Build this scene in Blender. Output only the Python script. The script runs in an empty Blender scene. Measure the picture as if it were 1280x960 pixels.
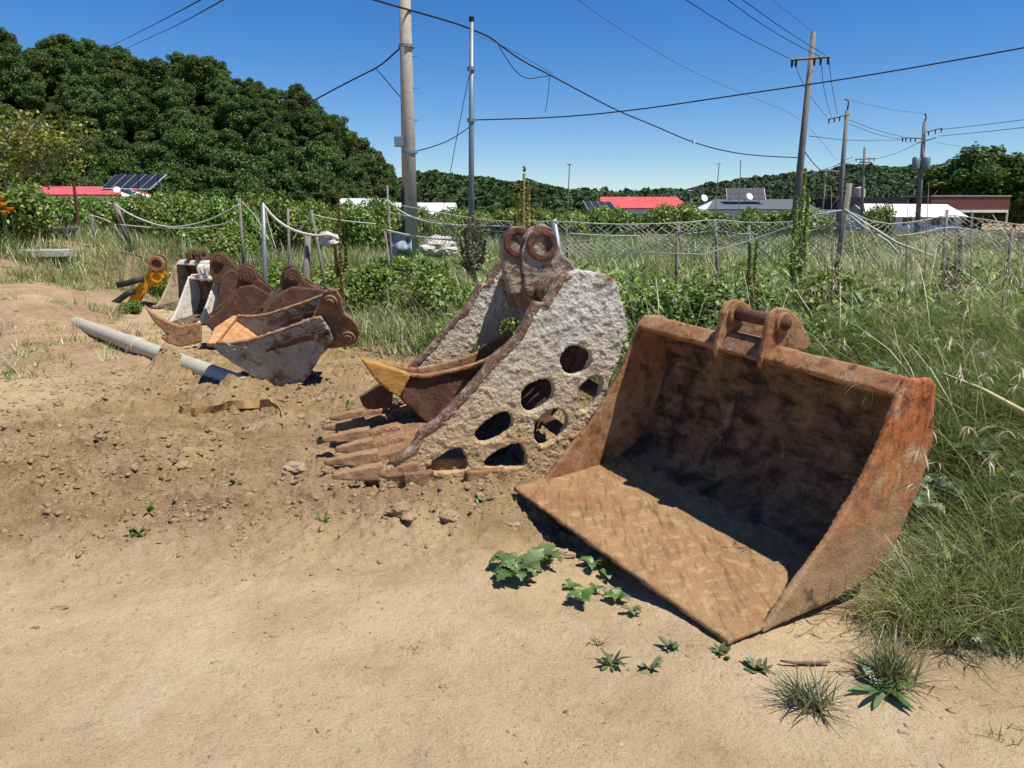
import bpy, bmesh, math, random
import numpy as np
from mathutils import Vector, Matrix, noise as mnoise
random.seed(7); rng = np.random.default_rng(11)
sc = bpy.context.scene
COL = sc.collection
# ------------------------------------------------------------------ camera model (photo 1280x960)
F = 960.0; PIT = math.radians(12.05); H = 1.6
CP, SP = math.cos(PIT), math.sin(PIT)
EYE = np.array([0, 0, H])
def ray(x, y):
    a = (x-640)/F; b = -(y-480)/F
    return np.array([a, CP+b*SP, -SP+b*CP])
def G(x, y, z=0.0):
    r = ray(x, y); return EYE + r*((z-H)/r[2])
def AT(x, y, Y):
    r = ray(x, y); return EYE + r*(Y/r[1])
def ONPLANE(x, y, O, n):
    r = ray(x, y); return EYE + r*(float((np.array(O)-EYE)@n)/float(r@n))
def unit(v): v = np.array(v, float); return v/np.linalg.norm(v)
SUN = unit([0.385, -0.200, 0.899])

# ------------------------------------------------------------------ numpy noise
def _hash(ix, iy, seed):
    h = (ix.astype(np.int64)*374761393 + iy.astype(np.int64)*668265263 + seed*974634777) & 0xFFFFFFFF
    h = ((h ^ (h >> 13))*1274126177) & 0xFFFFFFFF
    return ((h ^ (h >> 16)) & 0xFFFF)/65535.0
def vnoise(x, y, seed=0):
    x = np.asarray(x, float); y = np.asarray(y, float)
    ix = np.floor(x); iy = np.floor(y); fx = x-ix; fy = y-iy
    fx = fx*fx*(3-2*fx); fy = fy*fy*(3-2*fy)
    a = _hash(ix, iy, seed); b = _hash(ix+1, iy, seed); c = _hash(ix, iy+1, seed); d = _hash(ix+1, iy+1, seed)
    return (a+(b-a)*fx)*(1-fy)+(c+(d-c)*fx)*fy
def fbm(x, y, seed=0, oct=4, gain=.5):
    s = 0; a = 1; t = 0
    for k in range(oct):
        s = s+a*vnoise(np.asarray(x)*2**k, np.asarray(y)*2**k, seed+k); t += a; a *= gain
    return s/t
def sstep(a, b, x):
    t = np.clip((x-a)/(b-a), 0, 1); return t*t*(3-2*t)

# ------------------------------------------------------------------ vegetation edge (bank toe) and terrain
TOE = np.array([(-60, 11), (-13, 10.5), (-9.6, 12.6), (-8.6, 15), (-7, 16), (-5.5, 15.4), (-4.2, 13.6), (-3.2, 11.6), (-2.3, 9.9), (-1.5, 8.9), (-0.3, 8.0),
                (0.7, 6.6), (0.95, 5.3), (1.5, 4.35), (1.95, 3.55), (1.66, 3.16), (1.44, 2.9), (1.5, 2.76), (1.8, 2.68), (2.4, 2.6), (4, 2.2), (12, 1.5), (60, 0)], float)
POLY = np.vstack([TOE, [(60, 300), (-60, 300)]])
def in_poly(x, y, P):
    ins = np.zeros(np.shape(x), bool); n = len(P); j = n-1
    for i in range(n):
        xi, yi = P[i]; xj, yj = P[j]
        c = ((yi > y) != (yj > y)) & (x < (xj-xi)*(y-yi)/((yj-yi)+1e-12)+xi)
        ins ^= c; j = i
    return ins
def toe_dist(x, y):
    x = np.asarray(x, float); y = np.asarray(y, float)
    d = np.full(x.shape, 1e9)
    for i in range(len(TOE)-1):
        ax, ay = TOE[i]; bx, by = TOE[i+1]
        L2 = (bx-ax)**2+(by-ay)**2
        t = np.clip(((x-ax)*(bx-ax)+(y-ay)*(by-ay))/L2, 0, 1)
        d = np.minimum(d, np.hypot(x-ax-t*(bx-ax), y-ay-t*(by-ay)))
    return np.where(in_poly(x, y, POLY), d, -d)
def ground_h(x, y):
    x = np.asarray(x, float); y = np.asarray(y, float)
    d = toe_dist(x, y)
    h = .58*sstep(0, 2.7, d)+.26*sstep(3, 10, d)-.45*sstep(25, 70, y)*(d > 0)
    left = sstep(-.1, 1.7, -x-.5*y)
    h = h+left*.5*sstep(8.6, 12.5, y)*(1-sstep(12, 16, y)*.6)
    h = h+.42*sstep(12.5, 17, y)*sstep(-6.6, -9.2, x)*(1-sstep(30, 60, y))
    h = h+.05*(fbm(x*.8, y*.8, 3, 3)-.5)*sstep(2.2, 5, np.hypot(x, y))
    def bump(cx, cy, r, a): return a*np.exp(-((x-cx)**2+(y-cy)**2)/r**2)
    h = h+bump(-2.45, 6.85, .30, .15)+bump(-3.75, 8.25, .16, .26)+bump(-.35, 4.02, .42, .055)+bump(-.12, 4.25, .22, .05)+bump(-.8, 4.2, .25, .03)
    h = h-bump(-1.35, 5.0, .4, .03)+bump(.22, 3.75, .28, -.07)+bump(.5, 3.25, .22, -.05)
    return h
def mid_zone(x, y): return sstep(3.0, 4.3, y+.35*(fbm(x*1.3, y*1.3, 21, 4)-.5)*2-.12*x)*(1-.75*sstep(-3.2, -5.0, x+.8*(fbm(x, y, 5, 3)-.5)))
def detail_h(x, y, mid):
    z = np.zeros_like(x)
    rough = .35+.9*mid
    tr = np.abs(fbm(x*5, y*5, 43, 4, .6)-.5)*2
    z = z+rough*(.05*(fbm(x*2.3, y*2.3, 31, 4)-.5)+.04*(fbm(x*9, y*9, 41, 4, .6)-.5)+.02*(fbm(x*30, y*30, 51, 3, .7)-.5))+mid*(.05*tr+.045*(fbm(x*15, y*15, 45, 3, .75)-.5)+.045*np.clip(fbm(x*27, y*27, 47, 2, .7)-.52, 0, 1)+.014*(fbm(x*60, y*60, 49, 2, .7)-.5))
    lump = np.clip(fbm(x*7, y*7, 61, 3)-.56, 0, 1)*mid
    z = z+.20*lump+mid*.05*np.clip(fbm(x*21, y*21, 71, 2)-.5, 0, 1)
    return z
def surf_h(x, y): return ground_h(x, y)+detail_h(np.asarray(x, float), np.asarray(y, float), mid_zone(x, y))*((x > -12.4) & (x < 6.4) & (y < 14.4))
def gh(x, y): return float(surf_h(np.array([float(x)]), np.array([float(y)]))[0])

def gpt(x, y):
    p = G(x, y)
    for _ in range(6): p = G(x, y, gh(p[0], p[1]))
    return p
# ------------------------------------------------------------------ materials
def lin(r, g, b, k=1.0):
    f = lambda c: (c/12.92 if c <= .04045 else ((c+.055)/1.055)**2.4)
    return (f(r/255)*k, f(g/255)*k, f(b/255)*k, 1)
def new_mat(name):
    m = bpy.data.materials.new(name); m.use_nodes = True
    nt = m.node_tree; nt.nodes.clear()
    out = nt.nodes.new('ShaderNodeOutputMaterial')
    return m, nt, out
def N(nt, t, **kw):
    n = nt.nodes.new(t)
    for k, v in kw.items():
        if k in n.inputs: n.inputs[k].default_value = v
        else: setattr(n, k, v)
    return n
def ramp(nt, fac, stops):
    r = nt.nodes.new('ShaderNodeValToRGB'); e = r.color_ramp.elements
    while len(e) < len(stops): e.new(.5)
    for i, (p, c) in enumerate(stops):
        e[i].position = p; e[i].color = c if len(c) == 4 else (*c, 1)
    nt.links.new(fac, r.inputs[0]); return r.outputs[0]
def noise(nt, vec, scale, detail=6, rough=.6, dist=0):
    n = N(nt, 'ShaderNodeTexNoise'); n.inputs['Scale'].default_value = scale; n.inputs['Detail'].default_value = detail
    n.inputs['Roughness'].default_value = rough; n.inputs['Distortion'].default_value = dist
    nt.links.new(vec, n.inputs['Vector']); return n.outputs['Fac']
def mixc(nt, f, a, b):
    m = nt.nodes.new('ShaderNodeMix'); m.data_type = 'RGBA'
    for sock, v in ((m.inputs[0], f), (m.inputs[6], a), (m.inputs[7], b)):
        if isinstance(v, (int, float, tuple)): sock.default_value = v
        else: nt.links.new(v, sock)
    return m.outputs[2]
def mathn(nt, op, a, b=0.0):
    m = nt.nodes.new('ShaderNodeMath'); m.operation = op
    for sock, v in ((m.inputs[0], a), (m.inputs[1], b)):
        if isinstance(v, (int, float)): sock.default_value = v
        else: nt.links.new(v, sock)
    return m.outputs[0]
BW = lambda a, b: [(a, (0, 0, 0)), (b, (1, 1, 1))]
def weathered(name, base, alt, spot, s1=4, s2=9, cover=(.5, .62), bump=.5, bscale=60, rough=.85, streak=None, stretch=(1, 1, 1), extra=None, bdist=.01, grime=None, spec=.3, fine_amt=.35):
    m, nt, out = new_mat(name)
    tc = nt.nodes.new('ShaderNodeTexCoord'); mp = N(nt, 'ShaderNodeMapping'); mp.inputs['Scale'].default_value = stretch
    nt.links.new(tc.outputs['Object'], mp.inputs['Vector']); v = mp.outputs[0]; v0 = tc.outputs['Object']
    c = ramp(nt, noise(nt, v, s1, 8, .65, .6), [(.3, base), (.7, alt)])
    c = mixc(nt, ramp(nt, noise(nt, v, s2, 10, .7, .3), BW(*cover)), c, spot)
    if extra:   # (colour, scale, cover)
        c = mixc(nt, ramp(nt, noise(nt, v0, extra[1], 9, .7, .8), BW(*extra[2])), c, extra[0])
    if streak:  # fine scratches along one axis: (colour, stretch, cover)
        mp2 = N(nt, 'ShaderNodeMapping'); mp2.inputs['Scale'].default_value = streak[1]
        nt.links.new(tc.outputs['Object'], mp2.inputs['Vector'])
        c = mixc(nt, ramp(nt, noise(nt, mp2.outputs[0], 1, 6, .7), BW(*streak[2])), c, streak[0])
    if grime:   # real mud line: (colour, z low, z high) lower part splashed with mud
        sx = nt.nodes.new('ShaderNodeSeparateXYZ'); nt.links.new(v0, sx.inputs[0])
        zz = mathn(nt, 'ADD', sx.outputs[2], mathn(nt, 'MULTIPLY', mathn(nt, 'SUBTRACT', noise(nt, v0, 5, 6, .65), .5), .9))
        mr = N(nt, 'ShaderNodeMapRange'); nt.links.new(zz, mr.inputs[0])
        mr.inputs[1].default_value = grime[1]; mr.inputs[2].default_value = grime[2]; mr.inputs[3].default_value = 1; mr.inputs[4].default_value = 0
        c = mixc(nt, mr.outputs[0], c, grime[0])
    fine = noise(nt, v0, 140, 5, .7)
    c = mixc(nt, mathn(nt, 'MULTIPLY', ramp(nt, fine, BW(.45, .75)), fine_amt), c, tuple(x*.45 for x in base[:3])+(1,))
    b = N(nt, 'ShaderNodeBsdfPrincipled'); nt.links.new(c, b.inputs['Base Color']); b.inputs['Roughness'].default_value = rough
    b.inputs['Specular IOR Level'].default_value = spec
    bp = N(nt, 'ShaderNodeBump'); bp.inputs['Strength'].default_value = bump; bp.inputs['Distance'].default_value = bdist
    h = mathn(nt, 'ADD', noise(nt, v0, bscale, 8, .7), mathn(nt, 'MULTIPLY', noise(nt, v0, bscale*.25, 4, .6), 1.5))
    nt.links.new(h, bp.inputs['Height']); nt.links.new(bp.outputs[0], b.inputs['Normal'])
    nt.links.new(b.outputs[0], out.inputs[0]); return m
def plain(name, col, rough=.6, var=.25, scale=6, metallic=0, bump=.15, bscale=40):
    m, nt, out = new_mat(name)
    tc = nt.nodes.new('ShaderNodeTexCoord'); v = tc.outputs['Object']
    d = tuple(c*(1-var) for c in col[:3])+(1,); l = tuple(min(.95, c*(1+var*.5)) for c in col[:3])+(1,)
    c = ramp(nt, noise(nt, v, scale, 8, .65, .3), [(.3, d), (.7, l)])
    b = N(nt, 'ShaderNodeBsdfPrincipled'); nt.links.new(c, b.inputs['Base Color']); b.inputs['Roughness'].default_value = rough; b.inputs['Metallic'].default_value = metallic
    b.inputs['Specular IOR Level'].default_value = .3
    bp = N(nt, 'ShaderNodeBump'); bp.inputs['Strength'].default_value = bump; bp.inputs['Distance'].default_value = .01
    nt.links.new(noise(nt, v, bscale, 6, .7), bp.inputs['Height']); nt.links.new(bp.outputs[0], b.inputs['Normal'])
    nt.links.new(b.outputs[0], out.inputs[0]); return m
def foliage(name, gain=1.0, trans=.35, rand=.25, gloss=.08):
    m, nt, out = new_mat(name)
    at = N(nt, 'ShaderNodeAttribute'); at.attribute_name = 'col'
    oi = nt.nodes.new('ShaderNodeObjectInfo')
    g = mathn(nt, 'ADD', mathn(nt, 'MULTIPLY', oi.outputs['Random'], 2*rand), gain*(1-rand) if gain == 1 else gain-rand)
    hs = N(nt, 'ShaderNodeHueSaturation'); nt.links.new(at.outputs['Color'], hs.inputs['Color']); nt.links.new(g, hs.inputs['Value'])
    nt.links.new(mathn(nt, 'ADD', mathn(nt, 'MULTIPLY', oi.outputs['Random'], .03), .484), hs.inputs['Hue'])
    d = N(nt, 'ShaderNodeBsdfDiffuse'); t = N(nt, 'ShaderNodeBsdfTranslucent'); gl = N(nt, 'ShaderNodeBsdfGlossy'); gl.inputs['Roughness'].default_value = .45
    nt.links.new(hs.outputs[0], d.inputs[0]); nt.links.new(hs.outputs[0], t.inputs[0])
    a = nt.nodes.new('ShaderNodeMixShader'); a.inputs[0].default_value = trans; nt.links.new(d.outputs[0], a.inputs[1]); nt.links.new(t.outputs[0], a.inputs[2])
    b = nt.nodes.new('ShaderNodeMixShader'); b.inputs[0].default_value = gloss; nt.links.new(a.outputs[0], b.inputs[1]); nt.links.new(gl.outputs[0], b.inputs[2])
    nt.links.new(b.outputs[0], out.inputs[0]); return m

def ground_material():
    m, nt, out = new_mat('yard_dirt')
    tc = nt.nodes.new('ShaderNodeTexCoord'); v = tc.outputs['Object']
    at = N(nt, 'ShaderNodeAttribute'); at.attribute_name = 'zone'
    sp = nt.nodes.new('ShaderNodeSeparateColor'); nt.links.new(at.outputs['Color'], sp.inputs[0])
    sand = ramp(nt, noise(nt, v, 1.4, 8, .62, .4), [(.28, lin(176, 150, 114)), (.5, lin(206, 180, 140)), (.75, lin(222, 200, 162))])
    sand = mixc(nt, mathn(nt, 'MULTIPLY', ramp(nt, noise(nt, v, .55, 6, .6, .4), BW(.42, .68)), .28), sand, lin(172, 138, 98))
    brown = ramp(nt, noise(nt, v, 2.6, 9, .68, .5), [(.25, lin(118, 95, 66)), (.5, lin(160, 134, 96)), (.75, lin(192, 165, 122))])
    red = ramp(nt, noise(nt, v, 1.7, 8, .65, .5), [(.3, lin(144, 114, 86)), (.7, lin(188, 160, 124))])
    green = ramp(nt, noise(nt, v, 3, 8, .65, .5), [(.3, lin(52, 54, 34)), (.7, lin(92, 86, 58))])
    c = mixc(nt, sp.outputs[0], sand, brown); c = mixc(nt, sp.outputs[1], c, red); c = mixc(nt, sp.outputs[2], c, green)
    g = noise(nt, v, 260, 3, .8)
    c = mixc(nt, mathn(nt, 'MULTIPLY', ramp(nt, g, BW(.54, .68)), .7), c, lin(92, 70, 52))
    c = mixc(nt, mathn(nt, 'MULTIPLY', ramp(nt, noise(nt, v, 190, 2, .7), BW(.62, .70)), .75), c, lin(228, 214, 188))
    c = mixc(nt, mathn(nt, 'MULTIPLY', ramp(nt, noise(nt, v, 9, 10, .75), BW(.52, .72)), .35), c, lin(120, 90, 66))
    c = mixc(nt, mathn(nt, 'MULTIPLY', ramp(nt, noise(nt, v, 85, 4, .75), BW(.57, .66)), .55), c, lin(104, 82, 62))
    c = mixc(nt, mathn(nt, 'MULTIPLY', ramp(nt, noise(nt, v, 60, 3, .75, .5), BW(.66, .71)), .7), c, lin(226, 210, 184))
    b = N(nt, 'ShaderNodeBsdfPrincipled'); nt.links.new(c, b.inputs['Base Color']); b.inputs['Roughness'].default_value = .95; b.inputs['Specular IOR Level'].default_value = .1
    bp = N(nt, 'ShaderNodeBump'); bp.inputs['Strength'].default_value = 1.0; bp.inputs['Distance'].default_value = .026
    hh = mathn(nt, 'ADD', mathn(nt, 'MULTIPLY', noise(nt, v, 75, 10, .75), .6), mathn(nt, 'MULTIPLY', noise(nt, v, 24, 8, .75), mathn(nt, 'ADD', mathn(nt, 'MULTIPLY', sp.outputs[0], .5), .6)))
    nt.links.new(hh, bp.inputs['Height']); nt.links.new(bp.outputs[0], b.inputs['Normal'])
    nt.links.new(b.outputs[0], out.inputs[0]); return m

M = {}
M['ground'] = ground_material()
M['rust'] = weathered('rust_orange', lin(138, 92, 58), lin(166, 124, 84), lin(88, 58, 42), 7, 14, (.48, .64), .35, 90, extra=(lin(178, 148, 112), 4.5, (.48, .68)), streak=(lin(118, 66, 38), (30, 4, 4), (.55, .75)))
M['rust_floor'] = weathered('rust_floor_sandy', lin(158, 125, 86), lin(134, 103, 70), lin(182, 152, 110), 3, 16, (.5, .7), .4, 130, rough=.62, extra=(lin(140, 88, 52), 2.2, (.54, .78)), streak=(lin(98, 70, 48), (40, 5, 8), (.5, .72)))
M['rust_inner'] = weathered('rust_inner_stained_shade', lin(100, 76, 57), lin(136, 108, 80), lin(48, 38, 33), 4, 7, (.44, .62), .35, 70, extra=(lin(150, 124, 92), 6, (.56, .7)), streak=(lin(34, 27, 25), (5, 5, 17), (.47, .66)))  # stained rust, with the shade inside the buckets also darkened into the colour
M['rust_mid'] = weathered('rust_tan_brown', lin(122, 90, 66), lin(148, 114, 84), lin(94, 66, 50), 7, 12, (.48, .66), .6, 80, extra=(lin(168, 152, 128), 5, (.56, .7)))
M['rust_dark'] = weathered('rust_dark_brown', lin(86, 60, 46), lin(112, 80, 60), lin(62, 46, 38), 6, 9, (.5, .66), .5, 80, extra=(lin(140, 88, 54), 4, (.58, .72)))
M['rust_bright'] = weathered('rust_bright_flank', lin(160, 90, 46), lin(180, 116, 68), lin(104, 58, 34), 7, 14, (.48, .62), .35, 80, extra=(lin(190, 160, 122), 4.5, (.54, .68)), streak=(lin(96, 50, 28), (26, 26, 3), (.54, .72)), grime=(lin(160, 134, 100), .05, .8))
M['crust'] = weathered('cement_crust', lin(192, 188, 178), lin(214, 210, 200), lin(158, 150, 138), 6, 18, (.5, .7), .9, 50, fine_amt=.12, bdist=.02, rough=.95, grime=(lin(190, 160, 118), .2, 1.05), extra=(lin(134, 98, 72), 4.5, (.56, .68)))
M['crust_dark'] = weathered('half_crusted_rust', lin(150, 136, 120), lin(172, 158, 142), lin(98, 70, 54), 8, 7, (.46, .58), .9, 50, bdist=.015)
M['crust_edge'] = weathered('crusted_rust_edge', lin(106, 78, 60), lin(132, 102, 80), lin(180, 164, 146), 7, 10, (.5, .64), .8, 50, bdist=.015)
M['lipdirt'] = weathered('dirt_covered_steel', lin(178, 142, 104), lin(154, 110, 76), lin(132, 90, 62), 6, 12, (.48, .68), 1.0, 70, bdist=.02)
M['tooth'] = weathered('worn_tooth_steel', lin(158, 124, 92), lin(130, 98, 74), lin(176, 134, 92), 7, 9, (.52, .68), .45, 60)
M['greymud'] = weathered('grey_mud_on_steel', lin(152, 146, 136), lin(178, 172, 160), lin(106, 90, 78), 6, 5, (.5, .6), .9, 45, bdist=.015, extra=(lin(104, 80, 64), 3.0, (.56, .66)))
M['worn'] = weathered('worn_orange_steel', lin(190, 146, 98), lin(174, 126, 80), lin(146, 104, 68), 6, 10, (.5, .7), .3, 60, streak=(lin(226, 182, 128), (5, 5, 30), (.55, .7)))
M['whitepaint'] = weathered('chipped_white_paint', lin(206, 200, 186), lin(220, 214, 200), lin(172, 150, 122), 6, 8, (.55, .66), .5, 50, extra=(lin(126, 84, 54), 7, (.6, .68)))
M['cream'] = weathered('cream_steel', lin(186, 170, 142), lin(166, 144, 112), lin(120, 86, 60), 5, 7, (.52, .66), .5, 50)
M['yellow'] = weathered('chipped_yellow_paint', lin(216, 154, 22), lin(200, 136, 20), lin(120, 72, 34), 6, 12, (.54, .64), .4, 60, extra=(lin(130, 78, 40), 9, (.56, .66)))
M['yellowtan'] = weathered('yellow_tooth_paint', lin(184, 140, 72), lin(166, 122, 64), lin(128, 90, 54), 9, 14, (.5, .68), .4, 60)
M['rubber'] = plain('black_rubber_hose', lin(44, 42, 42), .6)
M['pvc'] = plain('grey_pvc', lin(184, 174, 152), .5, .15, 5, bump=.1)
M['strap'] = weathered('dusty_webbing', lin(176, 142, 92), lin(156, 122, 78), lin(120, 92, 62), 9, 12, (.5, .7), .4, 120)
M['stone'] = weathered('pale_stone', lin(176, 158, 132), lin(150, 126, 98), lin(120, 98, 76), 9, 14, (.5, .7), .7, 90)
M['clod'] = weathered('dirt_clod', lin(138, 114, 84), lin(178, 152, 116), lin(112, 90, 66), 9, 22, (.5, .7), .8, 90)
M['concrete'] = weathered('pole_concrete', lin(166, 158, 146), lin(178, 170, 158), lin(146, 138, 126), 3, 9, (.5, .7), .3, 60)
M['black'] = plain('black_paint', lin(28, 28, 30), .6)
M['galv'] = plain('galvanised_steel', lin(128, 137, 142), .45, .15, 4, .3)
M['wood'] = weathered('grey_weathered_wood', lin(140, 134, 124), lin(112, 104, 94), lin(80, 72, 64), 6, 6, (.5, .65), .6, 50, stretch=(8, 8, 1))
M['polewood'] = weathered('distant_pole_concrete', lin(116, 112, 108), lin(130, 126, 120), lin(96, 92, 88), 3, 6, (.5, .7), .2, 30)
M['wire'] = plain('black_wire', lin(38, 38, 42), .6)
M['cable'] = plain('grey_wire', lin(92, 98, 108), .5)
M['rope'] = plain('pale_rope', lin(190, 186, 172), .9, .2, 20)
M['net'] = plain('pale_net_cord', lin(164, 162, 148), .9, .2, 20)
M['tub'] = plain('black_plastic_tub', lin(84, 92, 102), .5)
M['sheet'] = plain('pale_blue_fabric', lin(146, 158, 166), .9, .3, 6, bump=.5, bscale=14)
M['rubble'] = weathered('pale_rubble', lin(206, 200, 190), lin(184, 176, 164), lin(150, 140, 126), 6, 10, (.5, .7), .7, 40)
M['slab'] = weathered('concrete_slab', lin(176, 170, 160), lin(188, 182, 172), lin(150, 142, 130), 3, 8, (.5, .7), .4, 40)
M['redroof'] = plain('red_sheet_roof', lin(196, 88, 80), .6, .25, 1)
M['pinkroof'] = plain('faded_pink_red_roof', lin(196, 90, 94), .6, .25, 1.5)
M['greyroof'] = plain('grey_sheet_roof', lin(92, 98, 100), .6, .12, 1)
M['whitewall'] = plain('white_wall', lin(226, 226, 222), .8, .06, 1)
M['greywall'] = plain('grey_beige_wall', lin(170, 166, 156), .8, .08, 1)
M['creamroof'] = plain('cream_white_roof', lin(236, 234, 218), .6, .04, 1)
M['brick'] = weathered('brown_tile_fascia', lin(104, 66, 58), lin(120, 78, 68), lin(86, 56, 50), 2, 6, (.5, .7), .2, 8)
M['darkwall'] = plain('dark_parapet', lin(52, 46, 46), .8)
M['glass'] = plain('dark_window_glass', lin(44, 50, 60), .15, .2, 2)
M['panel'] = plain('solar_cells', lin(30, 36, 50), .6, .2, 2)
M['alu'] = plain('panel_frame', lin(160, 166, 172), .4, .1, 3)
M['vinyl'] = plain('greenhouse_vinyl', lin(224, 228, 226), .6, .08, 1)
M['tank'] = plain('beige_tank', lin(190, 178, 164), .7, .08, 1)
M['dish'] = plain('white_dish', lin(226, 228, 230), .6, .05, 1)
M['rustpost'] = plain('rusty_post', lin(98, 60, 46), .9, .25, 9)
M['hill'] = plain('wooded_hill_soil', lin(36, 48, 26), .95, .3, .1)
M['bark'] = weathered('bark', lin(104, 92, 78), lin(84, 72, 60), lin(60, 50, 42), 3, 6, (.5, .7), .6, 20, stretch=(1, 1, .3))
M['palebark'] = weathered('pale_bark', lin(150, 138, 122), lin(128, 116, 100), lin(96, 84, 72), 3, 6, (.5, .7), .4, 20)
M['stalk'] = plain('dry_stalk', lin(196, 186, 132), .8, .2, 12)
M['greenstem'] = plain('green_stem', lin(86, 104, 56), .8)
M['twig'] = plain('dry_twig', lin(120, 100, 84), .9, .3, 12)
M['grass'] = foliage('grass_blades', 1.0, .4, 0.0, .06)
M['leaf'] = foliage('leaves', 1.0, .3, .12, .04)
M['tree'] = foliage('tree_leaves', 1.0, .22, .24, .015)
M['farwood'] = foliage('far_canopy', 1.0, .1, 0.0, .0)

# ------------------------------------------------------------------ mesh building
ORG = {}
class MB:
    def __init__(s): s.v = []; s.f = []
    def add(s, vs, fs):
        n = len(s.v); s.v += [tuple(map(float, p)) for p in vs]; s.f += [tuple(i+n for i in f) for f in fs]; return s
    def prism(s, poly, ext):
        poly = [np.array(p, float) for p in poly]; ext = np.array(ext, float); n = len(poly)
        nrm = sum((np.cross(poly[i], poly[(i+1) % n]) for i in range(n)))
        if nrm@ext > 0: poly = poly[::-1]
        vs = poly+[p+ext for p in poly]
        fs = [tuple(range(n)), tuple(range(2*n-1, n-1, -1))]+[(i, i+n, (i+1) % n+n, (i+1) % n)[::1] for i in range(n)]
        fs = [fs[0], fs[1]]+[f for f in fs[2:]]
        return s.add(vs, fs)
    def box(s, c, ax, ay, az):   # centre and three half-axis vectors
        c, ax, ay, az = (np.array(q, float) for q in (c, ax, ay, az))
        return s.prism([c-ax-ay-az, c+ax-ay-az, c+ax+ay-az, c-ax+ay-az], 2*az)
    def aabox(s, x0, x1, y0, y1, z0, z1):
        return s.box(((x0+x1)/2, (y0+y1)/2, (z0+z1)/2), ((x1-x0)/2, 0, 0), (0, (y1-y0)/2, 0), (0, 0, (z1-z0)/2))
    def tube(s, path, r, n=8, caps=True):
        P = [np.array(p, float) for p in path]; m = len(P)
        R = r if hasattr(r, '__len__') else [r]*m
        t0 = unit(P[1]-P[0]); ref = np.array([0, 0, 1.]) if abs(t0[2]) < .9 else np.array([1., 0, 0])
        vs = []; fs = []
        for i in range(m):
            t = unit(P[min(i+1, m-1)]-P[max(i-1, 0)])
            a = unit(np.cross(t, ref)); b = np.cross(t, a); ref = -np.cross(t, a) if False else ref
            for k in range(n):
                w = 2*math.pi*k/n; vs.append(P[i]+R[i]*(math.cos(w)*a+math.sin(w)*b))
        for i in range(m-1):
            for k in range(n): fs.append((i*n+k, (i+1)*n+k, (i+1)*n+(k+1) % n, i*n+(k+1) % n))
        if caps: fs += [tuple(range(n)), tuple(range((m-1)*n+n-1, (m-1)*n-1, -1))]
        return s.add(vs, fs)
    def ring(s, c, ax, R, r, h, n=24):   # annulus: outer R, inner r, height h along ax centred
        ax = unit(ax); ref = np.array([0, 0, 1.]) if abs(ax[2]) < .9 else np.array([1., 0, 0]); a = unit(np.cross(ax, ref)); b = np.cross(ax, a)
        prof = [(r, -h/2), (R, -h/2), (R, h/2), (r, h/2)]; vs = []; fs = []
        for k in range(n):
            w = 2*math.pi*k/n; d = math.cos(w)*a+math.sin(w)*b
            for q, z in prof: vs.append(np.array(c)+d*q+ax*z)
        for k in range(n):
            for j in range(4): fs.append((k*4+j, ((k+1) % n)*4+j, ((k+1) % n)*4+(j+1) % 4, k*4+(j+1) % 4))
        return s.add(vs, fs)
    def cyl(s, c, ax, R, h, n=20):
        ax = unit(ax); return s.tube([np.array(c)-ax*h/2, np.array(c)+ax*h/2], R, n)
    def loft(s, secs):   # list of equal-length rings
        n = len(secs[0]); vs = [p for q in secs for p in q]; fs = []
        for i in range(len(secs)-1):
            for k in range(n): fs.append((i*n+k, i*n+(k+1) % n, (i+1)*n+(k+1) % n, (i+1)*n+k))
        fs += [tuple(range(n-1, -1, -1)), tuple(range((len(secs)-1)*n, len(secs)*n))]
        return s.add(vs, fs)
    def mesh(s, name='m', fix=True):
        me = bpy.data.meshes.new(name); me.from_pydata(s.v, [], s.f)
        if fix:
            bm = bmesh.new(); bm.from_mesh(me); bmesh.ops.recalc_face_normals(bm, faces=bm.faces); bm.to_mesh(me); bm.free()
        return me
    def build(s, name, m, parent=None, smooth=False, voxel=0, amp=0, nscale=8, bevel=0, seed=0, organic=0):
        me = s.mesh(name)
        if voxel: me = weather(me, voxel, amp, nscale, seed, organic)
        return link(name, me, m, parent, smooth or bool(voxel), bevel)
def weather(me, voxel, amp, nscale=8, seed=0, organic=0):
    o = bpy.data.objects.new('temporary_work', me); COL.objects.link(o)
    md = o.modifiers.new('r', 'REMESH'); md.mode = 'VOXEL'; md.voxel_size = voxel
    dg = bpy.context.evaluated_depsgraph_get(); dg.update()
    r = bpy.data.meshes.new_from_object(o.evaluated_get(dg)); bpy.data.objects.remove(o); bpy.data.meshes.remove(me)
    n = len(r.vertices); co = np.empty(n*3); r.vertices.foreach_get('co', co); co = co.reshape(-1, 3)
    nr = np.empty(n*3); r.vertices.foreach_get('normal', nr); nr = nr.reshape(-1, 3)
    if amp:
        d = np.empty(n); off = Vector((seed*3.1, seed*1.7, seed*5.3))
        for i in range(n):
            p = Vector(co[i])*nscale+off
            q = mnoise.fractal(p, .75, 2.1, 5)
            if organic: q = max(q, -.25)*organic+mnoise.fractal(p*4.1, .9, 2.2, 3)*.35
            d[i] = q
        co = co+nr*(d*amp)[:, None]
        r.vertices.foreach_set('co', co.ravel()); r.update()
    return r
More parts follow.
